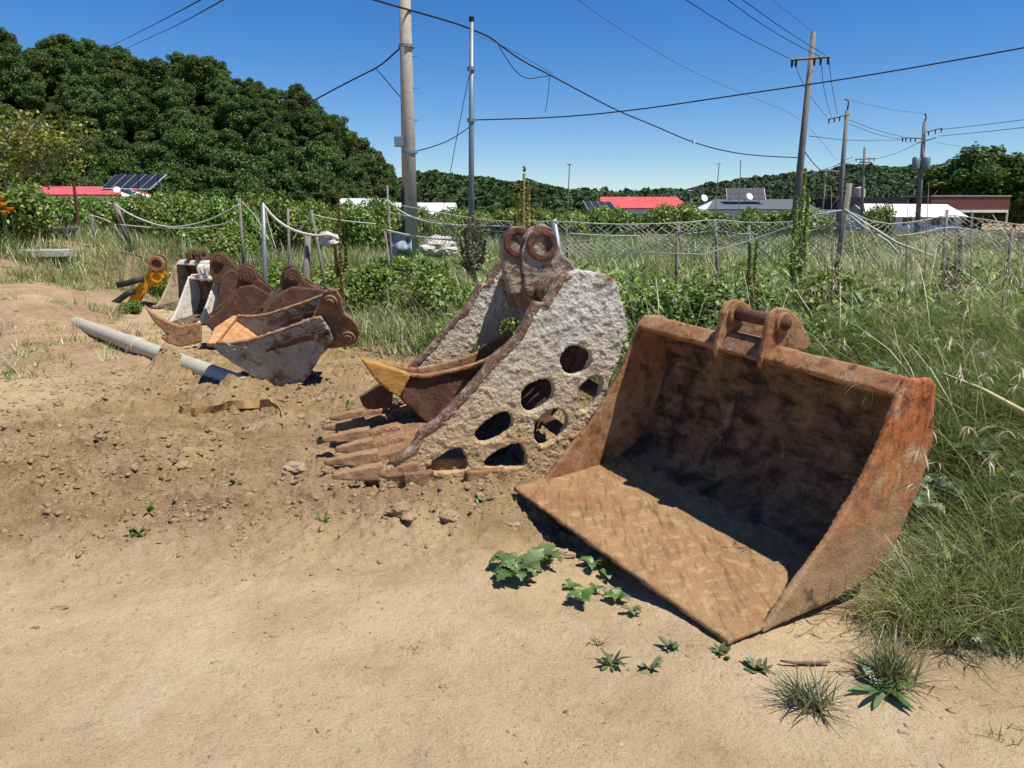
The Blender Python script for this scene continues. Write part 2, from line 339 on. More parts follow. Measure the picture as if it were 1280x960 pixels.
def link(name, me, m, parent=None, smooth=False, bevel=0):
    o = bpy.data.objects.new(name, me); COL.objects.link(o)
    if parent is not None:
        off = ORG[parent.name]; o.parent = parent; ORG[o.name] = off
        n = len(me.vertices); co = np.empty(n*3); me.vertices.foreach_get('co', co)
        me.vertices.foreach_set('co', (co.reshape(-1, 3)-off).ravel()); me.update()
    else: ORG[o.name] = np.zeros(3)
    if m is not None: me.materials.append(m)
    if smooth:
        me.polygons.foreach_set('use_smooth', [True]*len(me.polygons))
    if bevel:
        b = o.modifiers.new('bevel', 'BEVEL'); b.width = bevel; b.segments = 2; b.limit_method = 'ANGLE'
    return o
def tag(o, label=None, cat=None, group=None, kind=None):
    if label: o['label'] = label
    if cat: o['category'] = cat
    if group: o['group'] = group
    if kind: o['kind'] = kind
    return o
def thing(name, loc, label, cat, group=None):
    o = bpy.data.objects.new(name, None); COL.objects.link(o); o.location = [float(q) for q in loc]; o.empty_display_size = .1
    ORG[o.name] = np.array(loc, float); return tag(o, label, cat, group)
def copy_tree(o, parent=None):
    c = o.copy(); COL.objects.link(c)
    if parent is not None: c.parent = parent
    ORG[c.name] = ORG[o.name]
    for ch in list(o.children): copy_tree(ch, c)
    return c
def quads_mesh(name, V, Q, colr=None):
    """V (n,3), Q (m,4)"""
    me = bpy.data.meshes.new(name); n, m = len(V), len(Q)
    me.vertices.add(n); me.vertices.foreach_set('co', np.asarray(V, np.float32).ravel())
    me.loops.add(m*4); me.loops.foreach_set('vertex_index', np.asarray(Q, np.int32).ravel())
    me.polygons.add(m); me.polygons.foreach_set('loop_start', np.arange(0, m*4, 4, dtype=np.int32))
    me.update(calc_edges=True)
    if colr is not None:
        a = me.attributes.new('col', 'FLOAT_COLOR', 'POINT')
        a.data.foreach_set('color', np.hstack([colr, np.ones((n, 1))]).astype(np.float32).ravel())
    return me
def blades(P, az, L, w, p0, p1, nseg, colr, prof='grass', twist=.7):
    """many curved strips; returns V,Q,C"""
    n = len(P); s = np.linspace(0, 1, nseg+1)
    ph = p0[:, None]+(p1-p0)[:, None]*s[None]
    ds = (L/nseg)[:, None]
    hx = np.concatenate([np.zeros((n, 1)), np.cumsum(np.sin(.5*(ph[:, 1:]+ph[:, :-1]))*ds, 1)], 1)
    hz = np.concatenate([np.zeros((n, 1)), np.cumsum(np.cos(.5*(ph[:, 1:]+ph[:, :-1]))*ds, 1)], 1)
    cx, sx = np.cos(az)[:, None], np.sin(az)[:, None]
    C = np.stack([P[:, 0:1]+hx*cx, P[:, 1:2]+hx*sx, P[:, 2:3]+hz], -1)
    wz = az+np.pi/2+(rng.random(n)-.5)*2*twist
    if prof == 'grass': wp = np.clip(1-s**1.6, .08, 1)
    elif prof == 'leaf': wp = np.clip(np.sin(np.pi*np.clip(s*.94+.06, 0, 1))**.75, .1, 1)
    else: wp = np.ones_like(s)
    W = np.stack([np.cos(wz), np.sin(wz), (rng.random(n)-.5)*.5], -1)[:, None, :]*(w[:, None]*wp[None])[:, :, None]*.5
    V = np.stack([C-W, C+W], 2).reshape(n, (nseg+1)*2, 3)
    k = np.arange(nseg)*2; q = np.stack([k, k+1, k+3, k+2], -1)
    Q = (np.arange(n)*(nseg+1)*2)[:, None, None]+q[None]
    Cc = np.repeat(colr[:, None, :], (nseg+1)*2, 1)
    return V.reshape(-1, 3), Q.reshape(-1, 4), Cc.reshape(-1, 3)
def merge(parts):
    V = []; Q = []; C = []; o = 0
    for v, q, c in parts:
        V.append(v); Q.append(q+o); C.append(c); o += len(v)
    return np.vstack(V), np.vstack(Q), np.vstack(C)
def cards(P, nrm, size, colr, asp=1.6):
    """leaf diamonds at P facing roughly nrm"""
    n = len(P); r = rng.normal(size=(n, 3)); nr = nrm+r*.75; nr /= np.linalg.norm(nr, axis=1)[:, None]
    t = np.cross(nr, rng.normal(size=(n, 3))); t /= np.linalg.norm(t, axis=1)[:, None]; b = np.cross(nr, t)
    a = size[:, None]*.5
    V = np.stack([P-t*a*asp, P-b*a+nr*a*.25, P+t*a*asp, P+b*a+nr*a*.25], 1).reshape(-1, 3)
    Q = np.arange(n*4).reshape(-1, 4)
    return V, Q, np.repeat(colr, 4, 0)
def pick(n, cols, jit=.18):
    c = np.array([q[:3] for q in cols])[rng.integers(0, len(cols), n)]
    return np.clip(c*(1+(rng.random((n, 1))-.5)*2*jit)*(1+(rng.random((n, 3))-.5)*.12), 0, 1)
class Frame:
    def __init__(s, O, a, b, c): s.O, s.a, s.b, s.c = (np.array(q, float) for q in (O, a, b, c))
    def p(s, a, b, c): return s.O+a*s.a+b*s.b+c*s.c
    def uv(s, x, y, a=0.0):
        q = ONPLANE(x, y, s.O+a*s.a, s.a)-s.O; return float(q@s.b), float(q@s.c)
    def uvs(s, pts, a=0.0): return [s.uv(x, y, a) for x, y in pts]
    def poly(s, a, bc): return [s.p(a, b, c) for b, c in bc]
def offset_chain(ch, t):
    ch = [np.array(q, float) for q in ch]; out = []
    for i, q in enumerate(ch):
        d = ch[min(i+1, len(ch)-1)]-ch[max(i-1, 0)]; d = d/np.linalg.norm(d); out.append(q+np.array([-d[1], d[0]])*t)
    return out
def smooth_chain(ch, k=2):
    ch = [np.array(q, float) for q in ch]
    for _ in range(k):
        o = [ch[0]]
        for i in range(len(ch)-1): o += [.75*ch[i]+.25*ch[i+1], .25*ch[i]+.75*ch[i+1]]
        ch = o+[ch[-1]]
    return ch
def shell(fr, a0, a1, chain, t): # closed solid following chain, thickness t to the left of travel
    poly = list(chain)+offset_chain(chain, t)[::-1]
    return MB().prism(fr.poly(a0, poly), fr.a*(a1-a0))
def tooth(mb, base, d, up, side, L, w, h, tip=.25, droop=0.0):
    secs = []
    for s, kw, kh in ((0, 1, 1), (.35, .95, .85), (.75, .7, .5), (.95, .5, tip), (1, .35, tip*.5)):
        c = base+d*L*s-up*droop*s*s
        secs.append([c-side*w/2*kw-up*h/2*kh, c+side*w/2*kw-up*h/2*kh, c+side*w/2*kw*.85+up*h/2*kh, c-side*w/2*kw*.85+up*h/2*kh])
    return mb.loft(secs)
exec_order = []
# ------------------------------------------------------------------ camera, world, sun
cam = bpy.data.cameras.new('camera'); cam.sensor_width = 36; cam.lens = 36*F/1280; cam.clip_start = .05; cam.clip_end = 3000
co = bpy.data.objects.new('camera', cam); COL.objects.link(co); co.location = (0, 0, H); co.rotation_euler = (math.pi/2-PIT, 0, 0); sc.camera = co
w = bpy.data.worlds.new('World'); sc.world = w; w.use_nodes = True
nt = w.node_tree; bg = nt.nodes['Background']
sky = nt.nodes.new('ShaderNodeTexSky'); sky.sky_type = 'NISHITA'; sky.sun_disc = False
sky.sun_elevation = math.asin(SUN[2]); sky.sun_rotation = math.atan2(SUN[0], SUN[1]); sky.altitude = 800; sky.air_density = 1.0; sky.dust_density = .1; sky.ozone_density = 4.0
hs_ = nt.nodes.new('ShaderNodeHueSaturation'); hs_.inputs['Saturation'].default_value = 1.36; hs_.inputs['Hue'].default_value = .510
nt.links.new(sky.outputs[0], hs_.inputs['Color']); nt.links.new(hs_.outputs[0], bg.inputs[0]); bg.inputs[1].default_value = .092
sl = bpy.data.lights.new('sun', 'SUN'); sl.energy = 4.9; sl.angle = math.radians(.53); sl.color = (1, .955, .88)
so = bpy.data.objects.new('sun', sl); COL.objects.link(so); so.rotation_euler = Vector(SUN).to_track_quat('Z', 'Y').to_euler(); so.location = (5, -8, 20)
sc.view_settings.view_transform = 'Standard'; sc.view_settings.look = 'None'; sc.view_settings.gamma = 1; sc.view_settings.exposure = .42
sc.cycles.max_bounces = 5; sc.cycles.diffuse_bounces = 3; sc.cycles.glossy_bounces = 2; sc.cycles.transmission_bounces = 3; sc.cycles.transparent_max_bounces = 4
sc.cycles.use_denoising = True

# ------------------------------------------------------------------ ground
def grid_sheet(name, xs, ys, detail, m, drop=0.0):
    X, Y = np.meshgrid(xs, ys); x = X.ravel(); y = Y.ravel()
    z = ground_h(x, y)-drop
    d = toe_dist(x, y)
    r = np.hypot(x, y)
    # zones: clod-rich brown middle ground, reddish mound at left, green plant litter inside the vegetation
    mid = mid_zone(x, y)
    red = sstep(-.9, .5, -x-.5*y)*sstep(7.2, 8.8, y)
    red = np.maximum(red, .8*np.exp(-((x+1.0)**2+(y-5.2)**2)/.5))
    grn = sstep(-.15, .45, d+.5*(fbm(x*2, y*2, 9, 3)-.5))*(1-.75*red)
    if detail:
        z = z+detail_h(x, y, mid)
        edge = np.minimum.reduce([x-xs[0], xs[-1]-x, y-ys[0], ys[-1]-y]); z = z-.05*(1-sstep(0, .6, edge))
    ny, nx = X.shape; i = np.arange(nx*ny).reshape(ny, nx)
    Q = np.stack([i[:-1, :-1], i[:-1, 1:], i[1:, 1:], i[1:, :-1]], -1).reshape(-1, 4)
    me = quads_mesh(name, np.stack([x, y, z], -1), Q)
    a = me.attributes.new('zone', 'FLOAT_COLOR', 'POINT'); a.data.foreach_set('color', np.stack([mid, red, grn, np.ones_like(mid)], -1).astype(np.float32).ravel())
    return tag(link(name, me, m, None, True), kind='structure')
xs = np.concatenate([np.linspace(-13, -4, 260)[:-1], np.linspace(-4, 3.2, 760)[:-1], np.linspace(3.2, 7, 70)])
ys = np.concatenate([np.linspace(-.6, 1.6, 50)[:-1], np.linspace(1.6, 6.5, 500)[:-1], np.linspace(6.5, 15, 230)])
grid_sheet('yard_ground', xs, ys, True, M['ground'])
def spread(v0, v1, n, p=3):
    t = np.linspace(-1, 1, n); t = np.sign(t)*np.abs(t)**p; return np.where(t < 0, -t*v0, t*v1)
xf = spread(-1500, 1500, 161); yf = spread(-400, 2000, 161)
grid_sheet('field_ground', xf, yf, False, M['ground'], .07)

# ------------------------------------------------------------------ large mud bucket in front
def hinge(name, fr, a, poly, t, boss, parent, m, mboss, R=.09, r=.05, voxel=.008, pin=True, seed=1):
    e = MB().prism(fr.poly(a-t/2, poly), fr.a*t).build(name, m, parent, voxel=voxel, amp=.003, nscale=14, seed=seed)
    for k, (b, c) in enumerate(boss if isinstance(boss, list) else [boss]):
        mb = MB().ring(fr.p(a, b, c), fr.a, R, r, t+.03)
        if pin: mb.cyl(fr.p(a, b, c), fr.a, r*.98, t+.012)
        mb.build('bushing', mboss, e, bevel=.004)
    return e
L0 = G(640, 610, .10); R0 = G(910, 805, .02); WB = float(np.linalg.norm(R0-L0)); ub = (R0-L0)/WB
wb = unit(np.cross([0, 0, 1], ub)); vb = np.cross(wb, ub); vb = vb if vb[2] > 0 else -vb
fb = Frame(L0, ub, wb, vb)
bk = thing('excavator_bucket', fb.p(WB/2, .6, -.1), 'wide open rusty orange bucket with flat lip, in front of the tall grass at right', 'excavator bucket', 'excavator buckets lying in the yard')
chain = smooth_chain([(0.74, .088), (0.84, .125), (0.95, .26), (1.03, .46), (1.06, .66), (1.01, .86), (0.88, .93)], 2)
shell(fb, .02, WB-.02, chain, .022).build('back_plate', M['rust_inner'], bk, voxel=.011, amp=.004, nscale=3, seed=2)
MB().prism(fb.poly(0.0, [(0, -.012), (.45, .02), (.79, .075), (.79, .108), (.6, .064), (.45, .042), (.006, .012)]), fb.a*WB).build('lip_plate', M['rust_floor'], bk, voxel=.011, amp=.004, nscale=5, seed=3)
side = [(.18, -.005), (.25, .075)]+[tuple(q) for q in smooth_chain([(.25, .075), (.4, .235), (.53, .36), (.663, .55), (.75, .72), (.815, .89)], 1)]+[(.86, .952), (1.0, .945), (1.05, .905), (1.085, .66), (1.05, .45), (.96, .24), (.82, .09), (.6, .03)]
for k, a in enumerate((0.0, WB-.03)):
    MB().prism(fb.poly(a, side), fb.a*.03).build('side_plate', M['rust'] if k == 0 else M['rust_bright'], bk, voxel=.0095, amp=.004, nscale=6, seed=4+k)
MB().prism(fb.poly(.03, [(.795, .892), (.868, .958), (.93, .945), (.85, .86)]), fb.a*(WB-.06)).build('top_beam', M['rust'], bk, voxel=.012, amp=.004, nscale=7, seed=7)
earp = [(.80, .84), (.782, .89), (.79, .95), (.80, .99), (.803, 1.075), (.83, 1.118), (.88, 1.14), (.94, 1.13), (1.0, 1.09), (1.1, .99), (1.13, .93), (1.05, .9), (.9, .88)]
for k, a in enumerate((.697, 1.0)):
    hinge('hinge_ear', fb, a, earp, .03, (.905, 1.065), bk, M['rust'], M['rust'], .062 if k == 0 else .052, .034, .0075, True, 8+k)
MB().tube([fb.p(.65, .905, 1.065), fb.p(1.04, .905, 1.065)], .034, 18).build('hinge_pin', M['rust_dark'], bk, smooth=True)
MB().prism(fb.poly(.72, [(.786, .895), (.86, .972), (.945, .965), (.93, .93)]), fb.a*.26).build('stiffener', M['rust_mid'], bk, bevel=.004)

# ------------------------------------------------------------------ skeleton (screening) bucket
th = math.radians(15.7); e1 = np.array([math.cos(th), math.sin(th), 0]); n1 = np.array([-math.sin(th), math.cos(th), 0])
fs = Frame(G(470, 615, .02), n1, e1, (0, 0, 1)); WS = 1.5
sk = thing('excavator_bucket', fs.p(WS/2, .8, 0), 'tall skeleton bucket with oval holes and cement crusted sides, left of the wide open bucket', 'excavator bucket', 'excavator buckets lying in the yard')
out_px = [(473, 596), (489, 578), (517, 560), (527, 541), (548, 527), (568, 506), (594, 479), (620, 446), (646, 424), (656, 406), (671, 378), (682, 381), (692, 362), (702, 347), (711, 341), (722, 338), (744, 340), (762, 345), (772, 358), (776, 378), (784, 408), (783, 420), (771, 452), (756, 490), (733, 538), (708, 575), (683, 598), (665, 604), (638, 606), (603, 609), (528, 611), (499, 620), (476, 620)]
holes_px = [[(703, 440), (712, 434), (724, 434), (735, 441), (738, 452), (730, 462), (718, 467), (706, 464), (701, 453)],
            [(652, 490), (664, 479), (680, 475), (690, 480), (690, 495), (678, 507), (664, 514), (654, 508)],
            [(722, 488), (733, 474), (747, 470), (752, 480), (745, 498), (733, 512), (723, 508)],
            [(594, 541), (604, 530), (626, 514), (637, 519), (639, 533), (625, 545), (602, 553)],
            [(668, 535), (676, 520), (693, 512), (705, 517), (707, 532), (696, 546), (678, 557), (670, 548)],
            [(607, 578), (611, 570), (640, 555), (651, 557), (657, 578), (648, 583), (612, 583)],
            [(533, 586), (545, 574), (568, 560), (577, 563), (583, 583), (570, 588), (538, 588)]]
def round_poly(P, k=2):
    P = [np.array(q, float) for q in P]
    for _ in range(k):
        n = len(P); P = [q for i in range(n) for q in (.75*P[i]+.25*P[(i+1) % n], .25*P[i]+.75*P[(i+1) % n])]
    return P
OUT = fs.uvs(out_px); HOL = [[np.mean(P, 0)+(q-np.mean(P, 0))*1.14 for q in P] for P in (round_poly(fs.uvs(h), 2) for h in holes_px)]
def holed_plate(name, fr, a, t, outer, holes, m, parent, voxel, amp, nscale, seed, organic):
    cu = bpy.data.curves.new('work', 'CURVE'); cu.dimensions = '2D'; cu.fill_mode = 'BOTH'; cu.extrude = t/2
    for P in [outer]+holes:
        s = cu.splines.new('POLY'); s.points.add(len(P)-1); s.use_cyclic_u = True
        for q, pt in zip(P, s.points): pt.co = (q[0], q[1], 0, 1)
    o = bpy.data.objects.new('temporary_work', cu); COL.objects.link(o)
    dg = bpy.context.evaluated_depsgraph_get(); dg.update()
    me = bpy.data.meshes.new_from_object(o.evaluated_get(dg)); bpy.data.objects.remove(o)
    bm = bmesh.new(); bm.from_mesh(me); bmesh.ops.remove_doubles(bm, verts=bm.verts, dist=1e-4); bmesh.ops.recalc_face_normals(bm, faces=bm.faces); bm.to_mesh(me); bm.free()
    n = len(me.vertices); co = np.empty(n*3); me.vertices.foreach_get('co', co); co = co.reshape(-1, 3)
    W = fr.O[None]+(a+co[:, 2:3])*fr.a[None]+co[:, 0:1]*fr.b[None]+co[:, 1:2]*fr.c[None]
    me.vertices.foreach_set('co', W.ravel()); me.update()
    me = weather(me, voxel, amp, nscale, seed, organic)
    return link(name, me, m, parent, True)
for k, a in enumerate((.02, WS-.02)):
    pl = holed_plate('side_plate', fs, a, .07, OUT, HOL, M['crust'], sk, .0075, .0092, 20, 3+k, .9)
    pl['label'] = 'side plate crusted with pale cement and pierced by rounded holes' if k == 0 else 'far side plate, its inner face pale and half shaded'
    edge = [fs.p(a, b, c) for b, c in OUT[0:12]]
    ins = np.array([.012, -.012])
    MB().prism([fs.p(a-.042, b-.012, c+.008) for b, c in OUT[1:15]]+[fs.p(a-.042, b+.02, c-.02) for b, c in OUT[1:15][::-1]], n1*.084).build('edge_strip', M['crust_edge'], pl, voxel=.0075, amp=.0035, nscale=20, seed=11+k)
# floor, lip and cross bars
MB().prism(fs.poly(.03, [(-.03, .055), (.06, .10), (.2, .135), (.4, .16), (.64, .15), (.64, .0), (.2, .0), (-.03, .015)]), n1*(WS-.06)).build('lip_plate', M['lipdirt'], sk, voxel=.011, amp=.016, nscale=11, seed=15, organic=.8)
back = smooth_chain([(.62, .03), (.9, .05), (1.15, .16), (1.4, .42), (1.53, .7), (1.57, .93), (1.45, 1.2)], 1)
for k in range(7):
    a = .5+k*(WS-.62)/6
    shell(fs, a-.055, a+.055, back, .05).build('grid_rib', M['rust_dark'], sk, voxel=.018, amp=.006, nscale=9, seed=20+k)
for k in range(1, len(back)-1, 2):
    b, c = back[k]
    MB().prism(fs.poly(.04, [(b-.05, c+.01), (b+.03, c+.06), (b+.06, c+.0), (b-.02, c-.03)]), n1*(WS-.08)).build('cross_bar', M['rust_dark'], sk, voxel=.018, amp=.006, nscale=9, seed=30+k)
MB().prism(fs.poly(.045, [(1.13, 1.13), (1.2, 1.235), (1.5, 1.225), (1.42, 1.0), (1.22, .93)]), n1*(WS-.09)).build('top_beam', M['crust_edge'], sk, voxel=.016, amp=.007, nscale=7, seed=40)
for k in range(6):
    a = .04+k*(WS-.1)/5
    mb = MB(); tooth(mb, fs.p(a, .05+.03*math.sin(k*3.1), .115), -e1+n1*.05*math.sin(k*1.7), np.array([0, 0, 1.]), n1, .30+.05*math.sin(k*2.3), .10, .095, .35, .01)
    t = mb.build('tooth', M['tooth'], sk, voxel=.0075, amp=.004, nscale=13, seed=50+k)
    mb = MB(); tooth(mb, fs.p(a, .26, .125), -e1, np.array([0, 0, 1.]), n1, .30, .15, .10, .8, .02)
    mb.build('adapter', M['lipdirt'] if k else M['tooth'], t, voxel=.011, amp=.008, nscale=14, seed=60+k)
MB().box(fs.p(-.035, .25, .06), e1*.09, n1*.035, np.array([0, 0, .055])).build('wear_block', M['rust_mid'], sk, voxel=.009, amp=.006, nscale=14)
MB().box(fs.p(-.035, .66, .05), e1*.12, n1*.03, np.array([0, 0, .04])).build('wear_block', M['lipdirt'], sk, voxel=.009, amp=.006, nscale=14)
near_ear = [(655, 368), (650, 332), (651, 312), (655, 295), (664, 284), (677, 280), (688, 286), (695, 300), (700, 316), (719, 337), (700, 352), (684, 378), (668, 378)]
far_ear = [(637, 368), (630, 345), (626, 320), (627, 303), (631, 291), (641, 283), (653, 283), (661, 291), (666, 310), (672, 340), (668, 366)]
for k, (a, pp, bc, R, r) in enumerate(((.52, near_ear, (675, 306), .105, .062), (.84, far_ear, (646, 303), .105, .06))):
    e = MB().prism(fs.poly(a-.04, fs.uvs(pp, a)), n1*.08).build('hinge_ear', M['crust_dark'], sk, voxel=.0085, amp=.008, nscale=16, seed=70+k)
    c = fs.uv(*bc, a)
    MB().ring(fs.p(a, *c), n1, R, r, .125, 28).build('bushing', M['rust_dark'], e, voxel=.008, amp=.005, nscale=15, seed=72)
    MB().cyl(fs.p(a+.02, *c), n1, r*.99, .05).build('packed_mud', M['lipdirt'], e, voxel=.012, amp=.012, nscale=16, seed=74)

# small brown bucket lying inside the skeleton bucket
fy = Frame(fs.p(.92, 0, 0), n1, e1, (0, 0, 1))
sm = thing('small_bucket', fy.p(.2, .4, .1), 'small brown bucket with a yellow tooth, lying inside the skeleton bucket', 'excavator bucket', 'excavator buckets lying in the yard')
op = fy.uvs([(505, 470), (530, 473), (556, 468), (594, 459), (612, 451), (655, 420), (668, 440), (640, 486), (590, 528), (545, 530), (534, 530), (513, 511), (497, 495)])
for k, a in enumerate((0.0, .40)):
    MB().prism(fy.poly(a, op), n1*.03).build('side_plate', M['rust_dark'] if k == 0 else M['rust'], sm, voxel=.011, amp=.003, nscale=10, seed=80+k)  # near plate in darker rust, the shade on it put into the colour
rim = fy.uvs([(505, 470), (530, 473), (556, 468), (594, 459), (612, 451), (655, 420)])
MB().prism(fy.poly(-.03, rim+offset_chain(rim, .03)[::-1]), n1*.05).build('rim_strip', M['rust'], sm, voxel=.01, amp=.003, seed=83)
bot = fy.uvs([(497, 495), (513, 511), (534, 530), (590, 528), (640, 486), (668, 440)])
shell(fy, .03, .40, bot, .03).build('back_plate', M['rust_dark'], sm, voxel=.014, amp=.003, seed=84)
tp = fy.uvs([(450, 447), (470, 453), (490, 459), (512, 467), (505, 482), (498, 495), (484, 486), (468, 473)])
MB().prism(fy.poly(-.06, tp), n1*.12).build('tooth', M['yellowtan'], sm, voxel=.009, amp=.003, nscale=12, seed=85)['label'] = 'yellow painted tooth pointing left'
tp = [fy.uv(x, y, -.02) for x, y in [(452, 504), (481, 484), (494, 496), (493, 512), (470, 518), (456, 514)]]
MB().prism(fy.poly(.1, tp), n1*.1).build('tooth', M['rust_dark'], sm, voxel=.011, amp=.003, nscale=12, seed=86)  # dark rust paints in the shadow this second tooth sits in
# ------------------------------------------------------------------ group of small buckets at the left
GRP = 'excavator buckets lying in the yard'
def tilt_frame(O, n):
    n = unit(n); b = unit([n[1], -n[0], 0]); c = np.cross(b, n); c = c if c[2] > 0 else -c
    return Frame(O, n, b, c)
def disc_boss(fr, a, bc, R, parent, m):
    mb = MB().ring(fr.p(a, *bc), fr.a, R, R*.62, .05, 24); mb.cyl(fr.p(a, *bc), fr.a, R*.6, .09, 16)
    mb.build('bushing', m, parent, bevel=.005)
# front grey bucket
fa = tilt_frame(G(349, 486, -.01), (-.03, .95, .24)); WA = .72
ba = thing('excavator_bucket', fa.p(WA/2, 0, .3), 'narrow bucket with grey muddy side and worn orange lip, frontmost of the left group', 'excavator bucket', GRP)
pa = [(266, 433), (270, 427), (290, 428), (310, 425), (336, 417), (362, 408), (392, 397), (401, 396), (410, 410), (416, 424), (407, 438), (401, 446), (391, 462), (379, 479), (362, 482), (349, 485), (332, 480), (316, 470), (300, 460), (282, 448)]
PA = fa.uvs(pa)
for k, a in enumerate((0, WA-.03)):
    s_ = MB().prism(fa.poly(a, PA), fa.a*.03).build('side_plate', M['greymud'], ba, voxel=.0105, amp=.016 if k == 0 else .006, nscale=11, seed=90+k, organic=.9)
    MB().prism(fa.poly(a-.006, [*fa.uvs(pa[1:8]), *[q+np.array([.0, -.03]) for q in map(np.array, fa.uvs(pa[1:8])[::-1])]]), fa.a*.042).build('edge_strip', M['rust'], s_, voxel=.0105, amp=.002, seed=92)
    MB().prism(fa.poly(a-.012, fa.uvs([(330, 441), (336, 434), (372, 420), (411, 411), (414, 418), (374, 429)])), fa.a*.03).build('stiffener', M['rust_dark'], s_, voxel=.0105, amp=.004, nscale=9, seed=93)
ca = fa.uvs([(266, 436), (282, 447), (300, 459), (332, 478), (349, 483), (362, 480), (379, 476), (390, 460), (401, 444), (414, 424)])
shell(fa, .03, WA-.03, smooth_chain(ca[0:4], 1), .028).build('floor_plate', M['worn'], ba, voxel=.011, amp=.003, nscale=8, seed=94)
shell(fa, .03, WA-.03, smooth_chain(ca[3:], 1), .028).build('back_plate', M['rust_dark'], ba, voxel=.013, amp=.003, nscale=8, seed=95)
lip = [fa.uv(266, 434), fa.uv(268, 429)]
lo, hi = np.array(lip[0]), np.array(lip[1])
mb = MB(); mid_ = fa.p(WA*.5, *(fa.uv(266, 434)))-fa.b*.13+fa.c*.02
base_n = fa.p(0, *lip[0]); base_f = fa.p(WA, *lip[0]); thk = fa.c*.045
mb.prism([base_n+fa.b*.03, base_n-fa.b*.05, base_n*.45+base_f*.55-fa.b*.10, base_f-fa.b*.02, base_f+fa.b*.03], thk).build('cutting_edge', M['worn'], ba, voxel=.011, amp=.003, nscale=9, seed=96)
ea = [(393, 397), (400, 373), (405, 364), (412, 361), (420, 363), (426, 372), (430, 391), (441, 400), (448, 408), (449, 419), (445, 429), (436, 433), (422, 435), (408, 436), (405, 415)]
for k, a in enumerate((.10,)):
    ev = [(b, c) for b, c in fa.uvs(ea, .10)]
    e = MB().prism(fa.poly(a, ev), fa.a*.045).build('hinge_ear', M['rust_mid'], ba, voxel=.0095, amp=.003, nscale=10, seed=97+k)
    for bc in ((413, 377), (435.6, 422)): disc_boss(fa, a-.01, fa.uv(*bc, .10), .068, e, M['rust_mid'])
MB().prism(fa.poly(.145, fa.uvs([(388, 400), (398, 380), (412, 392), (420, 424), (410, 436), (404, 412)], .1)), fa.a*.25).build('top_beam', M['cream'], ba, voxel=.012, amp=.004, seed=99)

def open_bucket(name, L, W, s, label, mside, minner, mears, u=(.476, -.878, 0), teeth=0, rim=None, ears=(.3, .7)):
    u = unit(u); w_ = unit(np.cross([0, 0, 1], u)); fr = Frame(L, u, w_*s, np.array([0, 0, s]))
    t = thing(name, fr.p(W/2, .6, 0), label, 'excavator bucket', GRP)
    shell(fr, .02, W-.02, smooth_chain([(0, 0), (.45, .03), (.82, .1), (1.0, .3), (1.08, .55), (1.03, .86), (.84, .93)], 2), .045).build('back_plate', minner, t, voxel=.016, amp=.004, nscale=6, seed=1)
    sd = [(.05, -.01), (.25, .12), (.45, .42), (.66, .78), (.76, .95), (.92, .99), (1.05, .9), (1.1, .6), (1.02, .24), (.82, .05)]
    for k, a in enumerate((0, W-.035)):
        MB().prism(fr.poly(a, sd), fr.a*.035).build('side_plate', mside, t, voxel=.014, amp=.004, nscale=8, seed=2+k)
    MB().prism(fr.poly(.035, [(.74, .9), (.80, 1.0), (1.0, 1.0), (.95, .86)]), fr.a*(W-.07)).build('top_beam', rim or mside, t, voxel=.016, amp=.003, seed=5)
    for k, q in enumerate(ears):
        a = W*q
        ep = [(.80, .86), (.74, 1.0), (.76, 1.13), (.83, 1.22), (.93, 1.22), (1.0, 1.13), (1.15, .98), (1.1, .86)]
        e = MB().prism(fr.poly(a-.025, ep), fr.a*.05).build('hinge_ear', mears, t, voxel=.012, amp=.003, nscale=9, seed=7+k)
        MB().ring(fr.p(a, .87, 1.11), fr.a, .085*s+.02, .035, .10).build('bushing', mears, e, bevel=.004)
    MB().tube([fr.p(W*ears[0], .87, 1.11), fr.p(W*ears[1], .87, 1.11)], .033, 12).build('hinge_pin', M['rust_dark'], t, smooth=True)
    for k in range(teeth):
        a = .06+k*(W-.12)/max(1, teeth-1); mb = MB(); tooth(mb, fr.p(a, .04, .02), -w_, np.array([0, 0, 1.]), u, .24, .09, .08, .3, -.05)
        mb.build('tooth', M['rust'], t, voxel=.011, amp=.003, seed=9+k)
    return t
open_bucket('excavator_bucket', gpt(186, 386), .85, .86, 'open bucket with cream sides and a dark red top pin, behind the small white bucket', M['cream'], M['rust_inner'], M['rust_dark'], teeth=0, rim=M['whitepaint'], ears=(.42, .75), u=(.86, -.5, 0))
open_bucket('excavator_bucket', gpt(203, 406), .62, .74, 'small bucket with chipped white paint and white ears, open towards the pipe', M['whitepaint'], M['rust_inner'], M['whitepaint'], teeth=0, ears=(.42, .68), u=(.9, -.43, 0))
